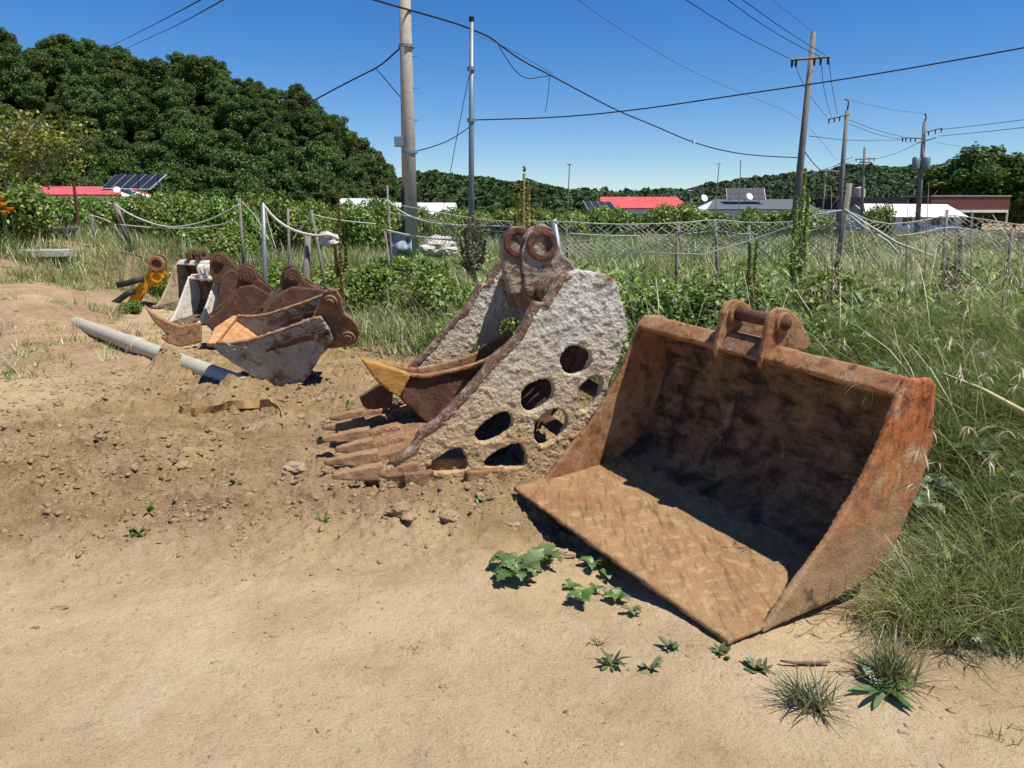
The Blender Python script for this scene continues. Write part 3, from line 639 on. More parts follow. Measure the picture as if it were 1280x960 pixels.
def back_bucket(O, n, plate, ear, bosses, W, label, m, mear, teeth=()):
    fr = tilt_frame(O, n); t = thing('excavator_bucket', fr.p(W/2, 0, .2), label, 'excavator bucket', GRP)
    P = fr.uvs(plate); k_ = len(plate)//2
    for k, a in enumerate((0, W-.03)):
        s_ = MB().prism(fr.poly(a, P), fr.a*.03).build('side_plate', m, t, voxel=.014, amp=.003, nscale=8, seed=3+k)
    cc = np.mean(P, 0); ch = [np.array(P[i]) for i in range(k_-1, len(P))]+[np.array(P[0])]
    ch = [q+(cc-q)*.04 for q in ch]; hull = [q for q in ch]
    MB().prism(fr.poly(.028, hull+[q+(cc-q)*.14 for q in ch[::-1]]), fr.a*(W-.056)).build('back_plate', m, t, voxel=.018, amp=.003, seed=5)
    top = [np.array(P[i]) for i in range(1, k_)]; top = [q+(cc-q)*.03 for q in top]
    MB().prism(fr.poly(.028, top+[q+(cc-q)*.2 for q in top[::-1]]), fr.a*(W-.056)).build('top_beam', m, t, voxel=.018, amp=.003, seed=6)
    for k, a in enumerate((.12, .50)):
        e = MB().prism(fr.poly(a, fr.uvs(ear, .12)), fr.a*.05).build('hinge_ear', mear, t, voxel=.012, amp=.003, seed=7+k)
        for bc in bosses: disc_boss(fr, a-.01, fr.uv(*bc, .12), .085, e, mear)
    for tp in teeth:
        MB().prism(fr.poly(W*.4, fr.uvs(tp, W*.4)), fr.a*.10).build('tooth', M['rust'], t, voxel=.012, amp=.003, seed=9)
    return t
back_bucket(AT(300, 415, 11.6), (-.35, .93, .03), [(272, 372), (276, 346), (288, 336), (312, 348), (324, 362), (312, 392), (280, 396)],
            [(262, 342), (262, 326), (268, 317), (280, 317), (288, 326), (300, 340), (296, 356), (270, 356)], [(274, 324)], .55, 'dark brown bucket farthest back in the left group, only its ears and slope showing', M['rust_dark'], M['rust_dark'])
back_bucket(AT(300, 420, 9.6), (-.30, .94, .05), [(255, 404), (280, 383), (300, 358), (316, 356), (345, 372), (356, 398), (330, 424), (280, 428)],
            [(296, 364), (295, 345), (299, 336), (308, 332), (317, 336), (322, 347), (340, 362), (330, 376), (305, 374)], [(308, 346)], .55, 'rusty brown bucket between the white bucket and the grey-sided one', M['rust_dark'], M['rust_dark'],
            teeth=[[(178, 380), (184, 386), (200, 398), (224, 408), (250, 404), (252, 416), (226, 424), (208, 418), (192, 402)], [(200, 421), (226, 416), (252, 412), (252, 428), (226, 434), (210, 430)]])
back_bucket(AT(360, 420, 8.7), (-.30, .94, .05), [(300, 412), (326, 392), (350, 366), (366, 358), (404, 362), (418, 388), (402, 426), (350, 436)],
            [(350, 370), (352, 350), (357, 339), (366, 334), (374, 338), (380, 350), (402, 364), (396, 384), (366, 378)], [(365, 345)], .55, 'rusty brown bucket right behind the grey-sided one, its flat flank brushed by grass', M['rust_dark'], M['rust_dark'])
# yellow quick coupler
fq = tilt_frame(gpt(170, 386), (-.25, .96, .1))
qc = thing('quick_coupler', fq.p(.2, 0, .1), 'yellow chipped linkage with round eyes and black hoses, leftmost of the metal pieces', 'coupler')
qp = [(187, 328), (190, 323), (195, 320.5), (201, 323), (206, 334), (205, 349), (200, 356), (190, 357), (177, 371), (171, 383), (156, 384), (160, 376), (168, 361), (181, 349), (185, 340)]
for k, a in enumerate((0, .34)):
    e = MB().prism(fq.poly(a, fq.uvs(qp)), fq.a*.06).build('side_plate', M['yellow'], qc, voxel=.014, amp=.003, nscale=9, seed=2+k)
    c = fq.uv(196, 329.5); MB().ring(fq.p(a-.01, *c), fq.a, .135, .085, .09).build('bushing', M['rust'], e, bevel=.005)
    MB().cyl(fq.p(a, *c), fq.a, .083, .06).build('pin', M['rust_dark'], e)
    c = fq.uv(196, 346); MB().ring(fq.p(a-.005, *c), fq.a, .11, .07, .08).build('raised_boss', M['yellow'], e, bevel=.005)
MB().tube([fq.p(0, *fq.uv(178, 362)), fq.p(.35, *fq.uv(178, 362))], .07, 12).build('cross_tube', M['yellow'], qc)
MB().tube([fq.p(0, *fq.uv(196, 329)), fq.p(.38, *fq.uv(196, 329))], .08, 12).build('hinge_pin', M['rust_dark'], qc)
for pth in ([(147, 356), (158, 354), (168, 351), (180, 348)], [(141, 380), (150, 374), (158, 368), (168, 363)]):
    MB().tube([fq.p(-.03, *fq.uv(*q)) for q in pth], .055, 10).build('hose', M['rubber'], qc, smooth=True)

# ------------------------------------------------------------------ pipe, strap, stones, tub, slab, sheet, rubble
p0 = G(97, 416)+[0, 0, .14]; p1 = G(330, 494)+[0, 0, .02]; dd = unit(p1-p0)
mb = MB(); R, r, n = .095, .083, 32
ref = unit(np.cross(dd, [0, 0, 1])); rb = np.cross(ref, dd)
prof = [(0, r), (0, R), (.9, R), (.905, R+.014), (1.25, R+.014), (1.26, R)]; Lp = float(np.linalg.norm(p1-p0)); prof = [(0, r), (0, R), (2.2, R), (2.21, R+.012), (2.5, R+.012), (2.51, R), (Lp, R), (Lp, r)]
vs = []; fc = []
for s_, q in prof:
    for k in range(n):
        a = 2*math.pi*k/n; vs.append(p0+dd*s_+q*(math.cos(a)*ref+math.sin(a)*rb))
m_ = len(prof)
for i in range(m_):
    for k in range(n): fc.append((i*n+k, i*n+(k+1) % n, ((i+1) % m_)*n+(k+1) % n, ((i+1) % m_)*n+k))
pp_ = MB().add(vs, fc).build('drain_pipe', M['pvc'], smooth=True, bevel=0); tag(pp_, 'long grey plastic pipe lying on the dirt under the left buckets', 'pipe')
em = pp_.modifiers.new('edges', 'EDGE_SPLIT'); em.split_angle = .7
# webbing strap standing on edge
def ribbon(pts, hts, th_, lean):
    mb = MB(); secs = []
    P = [np.array(p) for p in pts]
    for i, p in enumerate(P):
        t = unit(P[min(i+1, len(P)-1)]-P[max(i-1, 0)]); s_ = unit(np.cross(t, [0, 0, 1])); up = unit(np.array([0, 0, 1])+s_*lean[i])
        secs.append([p-s_*th_, p+s_*th_, p+s_*th_+up*hts[i], p-s_*th_+up*hts[i]])
    return mb.loft(secs)
spx = [(262, 512), (240, 511), (226, 514), (228, 520), (244, 521), (268, 517), (285, 514), (305, 514), (325, 513), (342, 511), (350, 516), (352, 523)]
pts = [gpt(*q)+[0, 0, .012+(.012 if 5 < i < 10 else 0)] for i, q in enumerate(spx)]
dense = []
for i in range(len(pts)-1):
    for t in (0, .33, .66): dense.append(pts[i]*(1-t)+pts[i+1]*t)
dense.append(pts[-1])
hts = [.03+.04*min(1, i/14) for i in range(len(dense))]; hts[-3:] = [.06, .04, .02]
ln = [.5*math.sin(i*.5) for i in range(len(dense))]
tag(ribbon(dense, hts, .005, ln).build('webbing_strap', M['strap'], smooth=False), 'dusty tan webbing strap curling over the dirt in front of the pipe', 'strap')
def rock(name, c, r, m, seed, flat=.6):
    bm = bmesh.new(); bmesh.ops.create_icosphere(bm, subdivisions=3, radius=1)
    off = Vector((seed*7.7, seed*3.1, seed*1.9)); ax = (random.uniform(.8, 1.3), random.uniform(.7, 1.1), flat*random.uniform(.8, 1.1))
    for v in bm.verts:
        p = v.co.copy(); q = p*(1+.45*mnoise.fractal(p*1.1+off, .8, 2, 4)); v.co = Vector((q.x*ax[0]*r+c[0], q.y*ax[1]*r+c[1], q.z*ax[2]*r+c[2]))
    me = bpy.data.meshes.new(name); bm.to_mesh(me); bm.free(); return link(name, me, m, None, False)
stones = [((368, 587), .075, 'flat pale tan stone lying between the strap and the skeleton teeth'), ((278, 548), .075, 'flattish brown stone just below the strap'), ((301, 573), .03, 'small whitish stone below the strap'), ((265, 540), .06, 'dark brown stone at the left below the strap'),
          ((228, 584), .05, 'dark dirt lump by the left weed sprig'), ((286, 567), .05, 'brown lump below the flattish stone'), ((500, 640), .07, 'brown dirt clod in front of the skeleton bucket'), ((512, 655), .045, 'small dark clod in front of the skeleton bucket'),
          ((318, 655), .028, 'rust coloured stone in the middle of the dirt'), ((700, 694), .05, 'dark broken clod beside the lettuce-like weed'), ((560, 648), .055, 'brown clod under the middle of the skeleton bucket'), ((640, 660), .05, 'clod below the corner of the wide bucket'), ((80, 760), .02, 'tiny pale stone on the sandy foreground at left')]
for i, ((x, y), r, lb) in enumerate(stones):
    c = gpt(x, y); c[2] = gh(c[0], c[1])+r*.2; tag(rock('stone', c, r, M['stone'] if i in (0, 2, 12) else M['clod'], i, .5), lb, 'stone', 'loose stones and lumps on the dirt')
# clods and pebbles: uncountable
def clod_field(n, xr, yr, rr, dens, name, m, label, cat):
    bm = bmesh.new(); bmesh.ops.create_icosphere(bm, subdivisions=1, radius=1); bm.verts.ensure_lookup_table()
    T = np.array([v.co[:] for v in bm.verts]); FT = np.array([[v.index for v in f.verts] for f in bm.faces]); bm.free()
    x = rng.uniform(*xr, n*3); y = rng.uniform(*yr, n*3); keep = dens(x, y) > rng.random(n*3); x, y = x[keep][:n], y[keep][:n]; n = len(x)
    r = rr[0]*(rr[1]/rr[0])**(rng.random(n)**3.2)
    S = r[:, None]*np.stack([rng.uniform(.7, 1.4, n), rng.uniform(.7, 1.3, n), rng.uniform(.35, .75, n)], -1)
    V = T[None]*(1+(rng.random((n, len(T), 1))-.5)*1.1)*S[:, None]
    a = rng.random(n)*6.28; ca, sa = np.cos(a)[:, None], np.sin(a)[:, None]
    V = np.stack([V[..., 0]*ca-V[..., 1]*sa, V[..., 0]*sa+V[..., 1]*ca, V[..., 2]], -1)+np.stack([x, y, surf_h(x, y)-r*.12], -1)[:, None]
    Fs = (np.arange(n)*len(T))[:, None, None]+FT[None]
    me = bpy.data.meshes.new(name); V = V.reshape(-1, 3); Fs = Fs.reshape(-1, 3)
    me.vertices.add(len(V)); me.vertices.foreach_set('co', V.astype(np.float32).ravel()); me.loops.add(len(Fs)*3); me.loops.foreach_set('vertex_index', Fs.astype(np.int32).ravel())
    me.polygons.add(len(Fs)); me.polygons.foreach_set('loop_start', np.arange(0, len(Fs)*3, 3, dtype=np.int32)); me.update(calc_edges=True)
    return tag(link(name, me, m), label, cat, kind='stuff')
def dens_mid(x, y):
    return sstep(3.1, 4.6, y-.1*x+.5*(fbm(x*1.3, y*1.3, 21, 4)-.5))**1.6*np.clip(.3+2.2*(fbm(x*2.2, y*2.2, 77, 4)-.42), .04, 1)*np.clip(7/(y+1), 0, 1)**1.5*(toe_dist(x, y) < .6)*(1-.6*sstep(-3.5, -5.5, x))
def dens_front(x, y): return np.clip(.2+1.2*(fbm(x*1.2, y*1.2, 87, 3)-.4), .05, 1)*(toe_dist(x, y) < .2)
clod_field(70000, (-8, 1.3), (2.9, 12), (.003, .03), dens_mid, 'dirt_clods', M['clod'], 'loose brown dirt clods strewn over the churned middle of the yard', 'dirt clods')
clod_field(14000, (-4.5, 4), (1.7, 6), (.002, .014), dens_front, 'pebbles', M['stone'], 'tiny pale pebbles scattered in the sandy foreground', 'pebbles')
# black tub
def tub():
    Y = 17.6; b0 = AT(76, 306, Y); b0[2] = gh(b0[0], b0[1]); s_ = Y/F; wdt = 19*s_; hh = 13*s_
    t = thing('plastic_tub', (b0[0], b0[1], b0[2]), 'black plastic tub with a wide rim on the bank at far left', 'tub')
    n = 28; rings = []
    for z, k in ((0, .84), (hh*.85, 1.0)): rings.append([np.array([b0[0]+math.copysign(abs(math.cos(a))**.6, math.cos(a))*wdt*k, b0[1]+math.copysign(abs(math.sin(a))**.6, math.sin(a))*wdt*.7*k, b0[2]+z]) for a in np.linspace(0, 2*math.pi, n, endpoint=False)])
    MB().loft(rings).build('tub_body', M['tub'], t, smooth=False)
    rr = []
    for z, k in ((hh*.8, 1.12), (hh, 1.14), (hh, 1.0), (hh*.9, .98)): rr.append([np.array([b0[0]+math.copysign(abs(math.cos(a))**.6, math.cos(a))*wdt*k, b0[1]+math.copysign(abs(math.sin(a))**.6, math.sin(a))*wdt*.7*k, b0[2]+z]) for a in np.linspace(0, 2*math.pi, n, endpoint=False)])
    MB().loft(rr).build('rim', M['tub'], t)
    MB().aabox(b0[0]+wdt*.75, b0[0]+wdt*1.0, b0[1]-wdt*.82, b0[1]-wdt*.7, b0[2]+hh*.35, b0[2]+hh*.55).build('handle', M['black'], t)
tub()
c0 = AT(58, 321, 16.2); c0[2] = gh(c0[0], c0[1])+.02
tag(MB().box(c0-np.array([0, 0, .05]), (.5, .06, .0), (-.08, .45, 0), (0, 0, .07)).build('concrete_slab', M['slab'], bevel=.01), 'pale concrete slab lying on top of the bank below the black tub', 'slab')
# ------------------------------------------------------------------ vegetation as stuff
GR = [lin(118, 136, 58), lin(136, 152, 74), lin(96, 116, 48), lin(158, 164, 104), lin(126, 144, 74)]
DRY = [lin(176, 168, 118), lin(168, 156, 112), lin(158, 140, 118), lin(196, 188, 148)]
LEAF = [lin(106, 134, 56), lin(122, 152, 66), lin(88, 116, 50), lin(140, 160, 86)]
FB_IN = np.array([fb.p(-.1, -.3, 0)[:2], fb.p(WB+.05, -.3, 0)[:2], fb.p(WB+.05, 1.06, 0)[:2], fb.p(-.1, 1.06, 0)[:2]])
FS_IN = np.array([fs.p(-.12, -.4, 0)[:2], fs.p(-.12, 1.7, 0)[:2], fs.p(WS+.05, 1.7, 0)[:2], fs.p(WS+.05, -.4, 0)[:2]])
def scatter(n, xr, yr, dens, minD=.0):
    x = rng.uniform(*xr, n); y = rng.uniform(*yr, n); d = toe_dist(x, y)
    k = (dens(x, y, d) > rng.random(n)) & ~in_poly(x, y, FB_IN) & ~in_poly(x, y, FS_IN)
    return x[k], y[k], d[k]
def tufts(nt, per, xr, yr, dens, hgt, width, cols, spread_=.06, lean=(.1, .5), bend=(.5, 1.5), nseg=4, dry=.15, azb=None, prof='grass', hscale=None, dcols=DRY):
    x, y, d = scatter(nt, xr, yr, dens); n = len(x)
    hs = rng.uniform(.6, 1.15, n)*(hscale(x, y, d) if hscale else 1); taz = rng.random(n)*6.28 if azb is None else azb(x, y)+rng.normal(size=n)*.7
    tc = pick(n, cols, .2); isdry = rng.random(n) < dry; tc[isdry] = pick(int(isdry.sum()), dcols, .15)
    i = np.repeat(np.arange(n), per); m_ = len(i)
    px_ = x[i]+rng.normal(size=m_)*spread_; py_ = y[i]+rng.normal(size=m_)*spread_
    P = np.stack([px_, py_, ground_h(px_, py_)-.02], -1)
    az = taz[i]+rng.normal(size=m_)*1.0
    L = hgt*hs[i]*rng.uniform(.55, 1.1, m_); wv = width*rng.uniform(.6, 1.3, m_)
    c = np.clip(tc[i]*(1+(rng.random((m_, 1))-.5)*.35), 0, 1)
    one = rng.random(m_) < .07; c[one] = pick(int(one.sum()), dcols, .15)
    p0 = rng.uniform(*lean, m_); return blades(P, az, L, wv, p0, p0+rng.uniform(*bend, m_), nseg, c, prof)
def seedheads(nt, xr, yr, dens, h, cols):
    """drooping pale panicles: stem and hanging spikelets"""
    x, y, d = scatter(nt, xr, yr, dens); n = len(x); P = np.stack([x, y, ground_h(x, y)], -1); az = rng.random(n)*6.28
    L = h*rng.uniform(.7, 1.2, n); p0 = rng.uniform(.05, .3, n); p1 = p0+rng.uniform(.7, 1.5, n)
    st = blades(P, az, L, np.full(n, .004), p0, p1, 5, pick(n, [lin(150, 150, 100)]), 'flat')
    tips = st[0].reshape(n, 12, 3); out = [st]
    for k in range(9):
        f = rng.random(n); a = tips[:, 8:10].mean(1); b = tips[:, 10:12].mean(1); Q = a*(1-f[:, None])+b*f[:, None]
        out.append(blades(Q, az+rng.normal(size=n)*.8, rng.uniform(.05, .11, n), rng.uniform(.004, .009, n), rng.uniform(1.2, 2.0, n), rng.uniform(2.2, 2.9, n), 2, pick(n, cols, .2), 'leaf'))
    return merge(out)
A_near = lambda x, y, d: (d > -.03)*np.clip(.35+d*2, 0, 1)
clump = lambda s, sd, lo, hi: (lambda x, y: sstep(lo, hi, fbm(x*s, y*s, sd, 3)))
rightz = lambda x: sstep(-.3, .8, x)
slope_az = lambda x, y: np.full(len(x), -2.4)
edge_h = lambda x, y, d: (.35+.65*sstep(0, .8, d))*(1-.35*sstep(5.8, 7.2, y)*(x > -1))
def stuff(name, parts, m, label, cat):
    V, Q, C = merge(parts); return tag(link(name, quads_mesh(name, V, Q, C), M[m]), label, cat, kind='stuff')
nearR = lambda x, y, d: A_near(x, y, d)*rightz(x)*(.35+.65*clump(1.6, 12, .36, .56)(x, y))
parts = [
    tufts(9000, 30, (.6, 6.2), (2.1, 6.2), nearR, .80, .0045, GR, .05, (.1, .6), (.6, 1.8), 5, .10, slope_az, hscale=edge_h),
    tufts(2200, 26, (1.3, 4.8), (2.3, 5.4), lambda x, y, d: A_near(x, y, d)*clump(1.5, 71, .42, .52)(x, y), .8, .004, [lin(126, 136, 88), lin(146, 150, 104), lin(104, 120, 70)], .05, (.5, 1.1), (.7, 1.5), 5, .15, slope_az, hscale=edge_h),
    tufts(8500, 20, (-1.0, 9), (5.0, 10.5), lambda x, y, d: A_near(x, y, d)*(.3+.7*clump(.9, 14, .38, .56)(x, y)), 0.58, .0065, GR, .07, (.1, .6), (.5, 1.9), 4, .08, None, hscale=edge_h),
    tufts(6500, 14, (-13, 0), (7.5, 15), lambda x, y, d: A_near(x, y, d)*(.2+.8*clump(.8, 15, .4, .58)(x, y))*(1-.75*sstep(-5.2, -6.2, x)*(y < 14)), .48, .012, GR, .08, (.1, .5), (.4, 1.4), 4, .2, None, hscale=edge_h),
    tufts(15000, 10, (-22, 22), (9.5, 24), lambda x, y, d: (d > 0)*(.3+.7*clump(.5, 16, .36, .56)(x, y))*(1-.6*sstep(-6.5, -8, x)*(y < 15.5)), .55, .015, GR, .14, (.1, .5), (.3, 1.4), 3, .14),
    tufts(300, 18, (1.2, 2.1), (2.7, 3.7), lambda x, y, d: (d > -.02)*1.0, .42, .0045, GR+DRY, .04, (.1, .6), (.6, 1.9), 5, .14, lambda x, y: np.full(len(x), -2.0)),
    seedheads(1500, (.8, 6), (2.4, 8), lambda x, y, d: (d > .2)*rightz(x)*(.25+.75*clump(1.1, 18, .42, .55)(x, y)), 1.05, [lin(186, 172, 140), lin(168, 150, 128), lin(150, 138, 110), lin(176, 170, 124)]),
    seedheads(700, (-8, 1), (8.5, 13), lambda x, y, d: (d > .25)*1.0, .75, [lin(186, 176, 140), lin(170, 156, 130)]),
]
stuff('tall_grass', parts, 'grass', 'tall drooping grass with pale seed heads covering the bank behind the buckets', 'tall grass')
wp = []
for (n, xr, yr, L, wd, dn, cols) in [
    (3000, (.8, 6), (2.3, 6), .12, .032, lambda x, y, d: A_near(x, y, d)*rightz(x)*clump(1.3, 25, .45, .56)(x, y), LEAF),
    (20000, (-1, 9), (4.5, 11), .12, .04, lambda x, y, d: A_near(x, y, d)*clump(.9, 26, .48, .57)(x, y), LEAF),
    (26000, (-11, 0), (8, 15), .10, .04, lambda x, y, d: A_near(x, y, d)*clump(.7, 27, .42, .54)(x, y)*(1-.8*sstep(-5.2, -6.2, x)*(y < 13.5)), LEAF)]:
    x, y, d = scatter(n, xr, yr, dn); n = len(x); hh = ground_h(x, y)+rng.random(n)**.8*.42*sstep(0, .6, d)+.02
    c = pick(n, cols, .25)
    wp.append(blades(np.stack([x, y, hh], -1), rng.random(n)*6.28, L*rng.uniform(.4, 1.6, n), wd*rng.uniform(.5, 1.4, n), rng.uniform(.3, 1.2, n), rng.uniform(1.0, 2.2, n), 3, c, 'leaf'))
stuff('leafy_weeds', wp, 'leaf', 'low leafy weeds growing through the grass on the bank', 'weeds')
sp = [tufts(3600, 11, (-14, -4.5), (7.5, 19), lambda x, y, d: sstep(.46, .6, fbm(x*1.2, y*1.2, 33, 3))*(d < 6)*(.35+.65*(y > 12.5)), .3, .011, GR, .05, (.2, .7), (.4, 1.2), 3, .25),
      tufts(60, 8, (-5, 1), (3.2, 8), lambda x, y, d: (d < 0)*.8, .06, .006, LEAF, .02, (.3, 1.0), (.3, 1.0), 2, .1),
      tufts(260, 9, (1.2, 4), (1.9, 3.2), lambda x, y, d: (np.abs(d) < .35)*.8, .16, .004, DRY, .07, (.9, 1.4), (.1, .5), 3, .8, slope_az)]
stuff('sparse_grass', sp, 'grass', 'thin dry and green grass sprouting along the bare dirt', 'sparse grass')
# ------------------------------------------------------------------ individual plants
def leaf_rosette(c, n, L, wd, cols, tilt=(.6, 1.2), bend=(.3, .9), seg=5):
    P = np.repeat(np.array([c]), n, 0)+np.concatenate([rng.normal(size=(n, 2))*.012, np.zeros((n, 1))], 1); p0 = rng.uniform(*tilt, n)
    az = np.arange(n)*2.4+rng.normal(size=n)*.4
    return blades(P, az, L*rng.uniform(.55, 1.1, n), wd*rng.uniform(.7, 1.2, n), p0, p0+rng.uniform(*bend, n), seg, pick(n, cols, .15), 'leaf', .35)
def plant(name, px_, parts, label, cat, group=None, mat='leaf'):
    V, Q, C = merge(parts); return tag(link(name, quads_mesh(name, V, Q, C), M[mat]), label, cat, group)
def lettuce(c, n, L, cols):   # wavy-edged broad leaves
    out = []
    for k in range(n):
        az = k*2.4+rng.normal()*.3; a = np.array([math.cos(az), math.sin(az), 0]); s_ = np.array([-a[1], a[0], 0]); l = L*rng.uniform(.6, 1.1); hz = rng.uniform(.25, .6)
        m_ = 17; t = np.linspace(0, 1, m_); wdt = l*.27*np.sin(np.pi*np.clip(t*.92+.06, 0, 1))**.8*(1+.38*np.sin(np.arange(m_)*2.3+k)); vs = []
        for i in range(m_):
            b = np.array(c)+a*l*t[i]*.85+np.array([0, 0, hz*l*math.sin(t[i]*2.5)+.01]); z = np.array([0, 0, .18*wdt[i]+.02*l*math.sin(i*2.1+k)])
            vs += [b-s_*wdt[i]+z, b, b+s_*wdt[i]+z]
        q = []
        for i in range(m_-1):
            for j in (0, 1): q.append((i*3+j, i*3+j+1, i*3+3+j+1, i*3+3+j))
        out.append((np.array(vs), np.array(q), np.repeat(pick(1, cols, .2), len(vs), 0)))
    return out
PALE = [lin(122, 142, 92), lin(104, 128, 74), lin(86, 112, 62)]
BRT = [lin(88, 116, 56), lin(104, 130, 66), lin(120, 138, 84)]
plant('leafy_weed', 0, lettuce(gpt(650, 724), 12, .17, PALE)+lettuce(gpt(678, 708), 9, .13, PALE)+lettuce(gpt(636, 712), 7, .12, PALE), 'large lettuce-like weed in front of the lip of the wide bucket', 'weed')
plant('leafy_weed', 0, lettuce(gpt(727, 756), 7, .10, BRT)+lettuce(gpt(715, 738), 5, .06, BRT)+lettuce(gpt(745, 742), 5, .05, BRT), 'bright weed with one big oval leaf between the lettuce-like weed and the bucket lip', 'weed')
plant('leafy_weed', 0, lettuce(gpt(772, 752), 8, .08, BRT)+lettuce(gpt(790, 768), 6, .06, BRT), 'ragged green weed tucked right under the lower lip edge of the wide bucket', 'weed')
plant('leafy_weed', 0, lettuce(gpt(740, 710), 7, .09, BRT)+lettuce(gpt(760, 725), 4, .07, BRT), 'small dark green weed in the shade line below the lip', 'weed')
for (x, y, n, L, wd, lb) in [(762, 832, 8, .10, .03, 'flat star-shaped weed, leftmost of the row of seedlings in the sand'), (812, 836, 6, .075, .03, 'small dark seedling, second of the row in the sand'), (838, 810, 6, .075, .03, 'wilted seedling pair beside the bucket lip'), (902, 818, 7, .06, .03, 'little bright seedling just below the tip of the lip'),
                             (946, 836, 16, .075, .035, 'bushy small seedling nearest the grass tufts'), (604, 626, 9, .07, .035, 'single bright green sprig under the skeleton bucket'), (230, 552, 7, .07, .035, 'bright little sprig alone in the dirt below the strap'),
                             (294, 602, 6, .06, .03, 'tiny pale sprig in the middle of the dirt'), (186, 640, 9, .1, .03, 'dark low weed at left above the sandy part'), (172, 668, 8, .09, .035, 'dark green weed at far left of the sandy edge'), (406, 650, 9, .09, .02, 'yellowish small weed in front of the teeth'), (436, 508, 12, .13, .02, 'weed sprig growing behind the teeth'), (750, 806, 6, .06, .01, 'thin grassy seedling above the star-shaped weed')]:
    plant('seedling', 0, [leaf_rosette(gpt(x, y), n+3, L*.85, wd*.62, [lin(98, 116, 74), lin(84, 102, 64), lin(120, 122, 84)] if y > 780 else BRT, (.3, 1.3), (.1, 1.1)), leaf_rosette(gpt(x+random.uniform(-5, 5), y+random.uniform(-4, 4)), max(3, n//2), L*.5, wd*.5, [lin(106, 118, 76), lin(140, 126, 92)], (.6, 1.4), (.1, .9))], lb, 'seedling', 'small weeds in the bare dirt')
def grass_tuft(c, n, L, wd, cols, lean=(.2, 1.35)):
    P = np.repeat(np.array([c]), n, 0)+np.concatenate([rng.normal(size=(n, 2))*.03, np.zeros((n, 1))], 1); p0 = rng.uniform(*lean, n)
    return blades(P, rng.random(n)*6.28, L*rng.uniform(.5, 1.1, n), wd*rng.uniform(.6, 1.3, n), p0, p0+rng.uniform(.1, .6, n), 4, pick(n, cols, .2), 'grass')
DG = [lin(92, 104, 62), lin(112, 120, 78), lin(138, 132, 92), lin(76, 88, 52)]
plant('grass_tuft', 0, [grass_tuft(gpt(1012, 882), 150, .17, .006, DG)], 'spiky grass tuft standing alone in the sand at lower right', 'grass tuft', mat='grass')
plant('grass_tuft', 0, [grass_tuft(gpt(1112, 848), 240, .22, .005, [lin(120, 122, 72), lin(140, 130, 90), lin(98, 108, 60)], (.1, 1.2)), leaf_rosette(gpt(1100, 862), 14, .17, .03, PALE, (.9, 1.4), (.2, .6))], 'thick grass clump with broad pale leaves at its foot', 'grass tuft', mat='grass')
plant('grass_tuft', 0, [grass_tuft(gpt(1262, 922), 16, .06, .004, DG)], 'tiny grass tuft at the lower right edge of the sand', 'grass tuft', mat='grass')
plant('grass_tuft', 0, [grass_tuft(gpt(515, 812), 26, .05, .003, [lin(150, 140, 110), lin(120, 112, 90)], (.4, 1.4))], 'tiny dry tuft in the middle of the sandy foreground', 'grass tuft', mat='grass')
# thistle-like pulled weeds beside the bucket
for i, (x, y, z, n, L) in enumerate([(1225, 575, .35, 11, .19), (1262, 610, .25, 10, .18), (1180, 620, .2, 9, .16), (1240, 690, .1, 11, .16), (1140, 735, .05, 8, .13), (1210, 800, .0, 9, .10), (1100, 470, .75, 6, .13), (1150, 640, .2, 9, .15)]):
    c = G(x, y, z); c[2] = max(c[2], gh(c[0], c[1]))
    plant('thistle_weed', 0, lettuce(c, n, L, [lin(122, 140, 104), lin(146, 160, 128), lin(96, 116, 76)]), ['pale lobed weed leaning at the right edge beside the dry stalk', 'pale lobed weed at the right edge below the leaning one', 'lobed weed against the right flank of the wide bucket', 'lobed weed low at the right edge in the grass', 'lobed weed where the right flank meets the sand', 'flattened lobed weed at the edge of the sand at right', 'lobed weed peeping over the right top corner of the wide bucket', 'lobed weed halfway down the right flank'][i], 'weed', 'lobed weeds around the wide bucket')
st0, st1 = G(1180, 468, .78), G(1284, 517, .72)
tag(MB().tube([st0, st0*.5+st1*.5+[0, 0, .015], st1], [.008, .011, .013], 8).build('dry_stalk', M['stalk'], smooth=True), 'thick pale dry stalk lying over the grass at right', 'stalk')
a0, a1 = gpt(975, 832), gpt(1037, 833)
tag(MB().tube([a0+[0, 0, .02], a0*.7+a1*.3+[0, 0, .012], a0*.3+a1*.7+[0, 0, .014], a1+[0, 0, .02]], [.004, .006, .007, .005], 7).build('twig', M['twig'], smooth=True), 'grey twig lying on the sand below the tip of the bucket', 'twig')
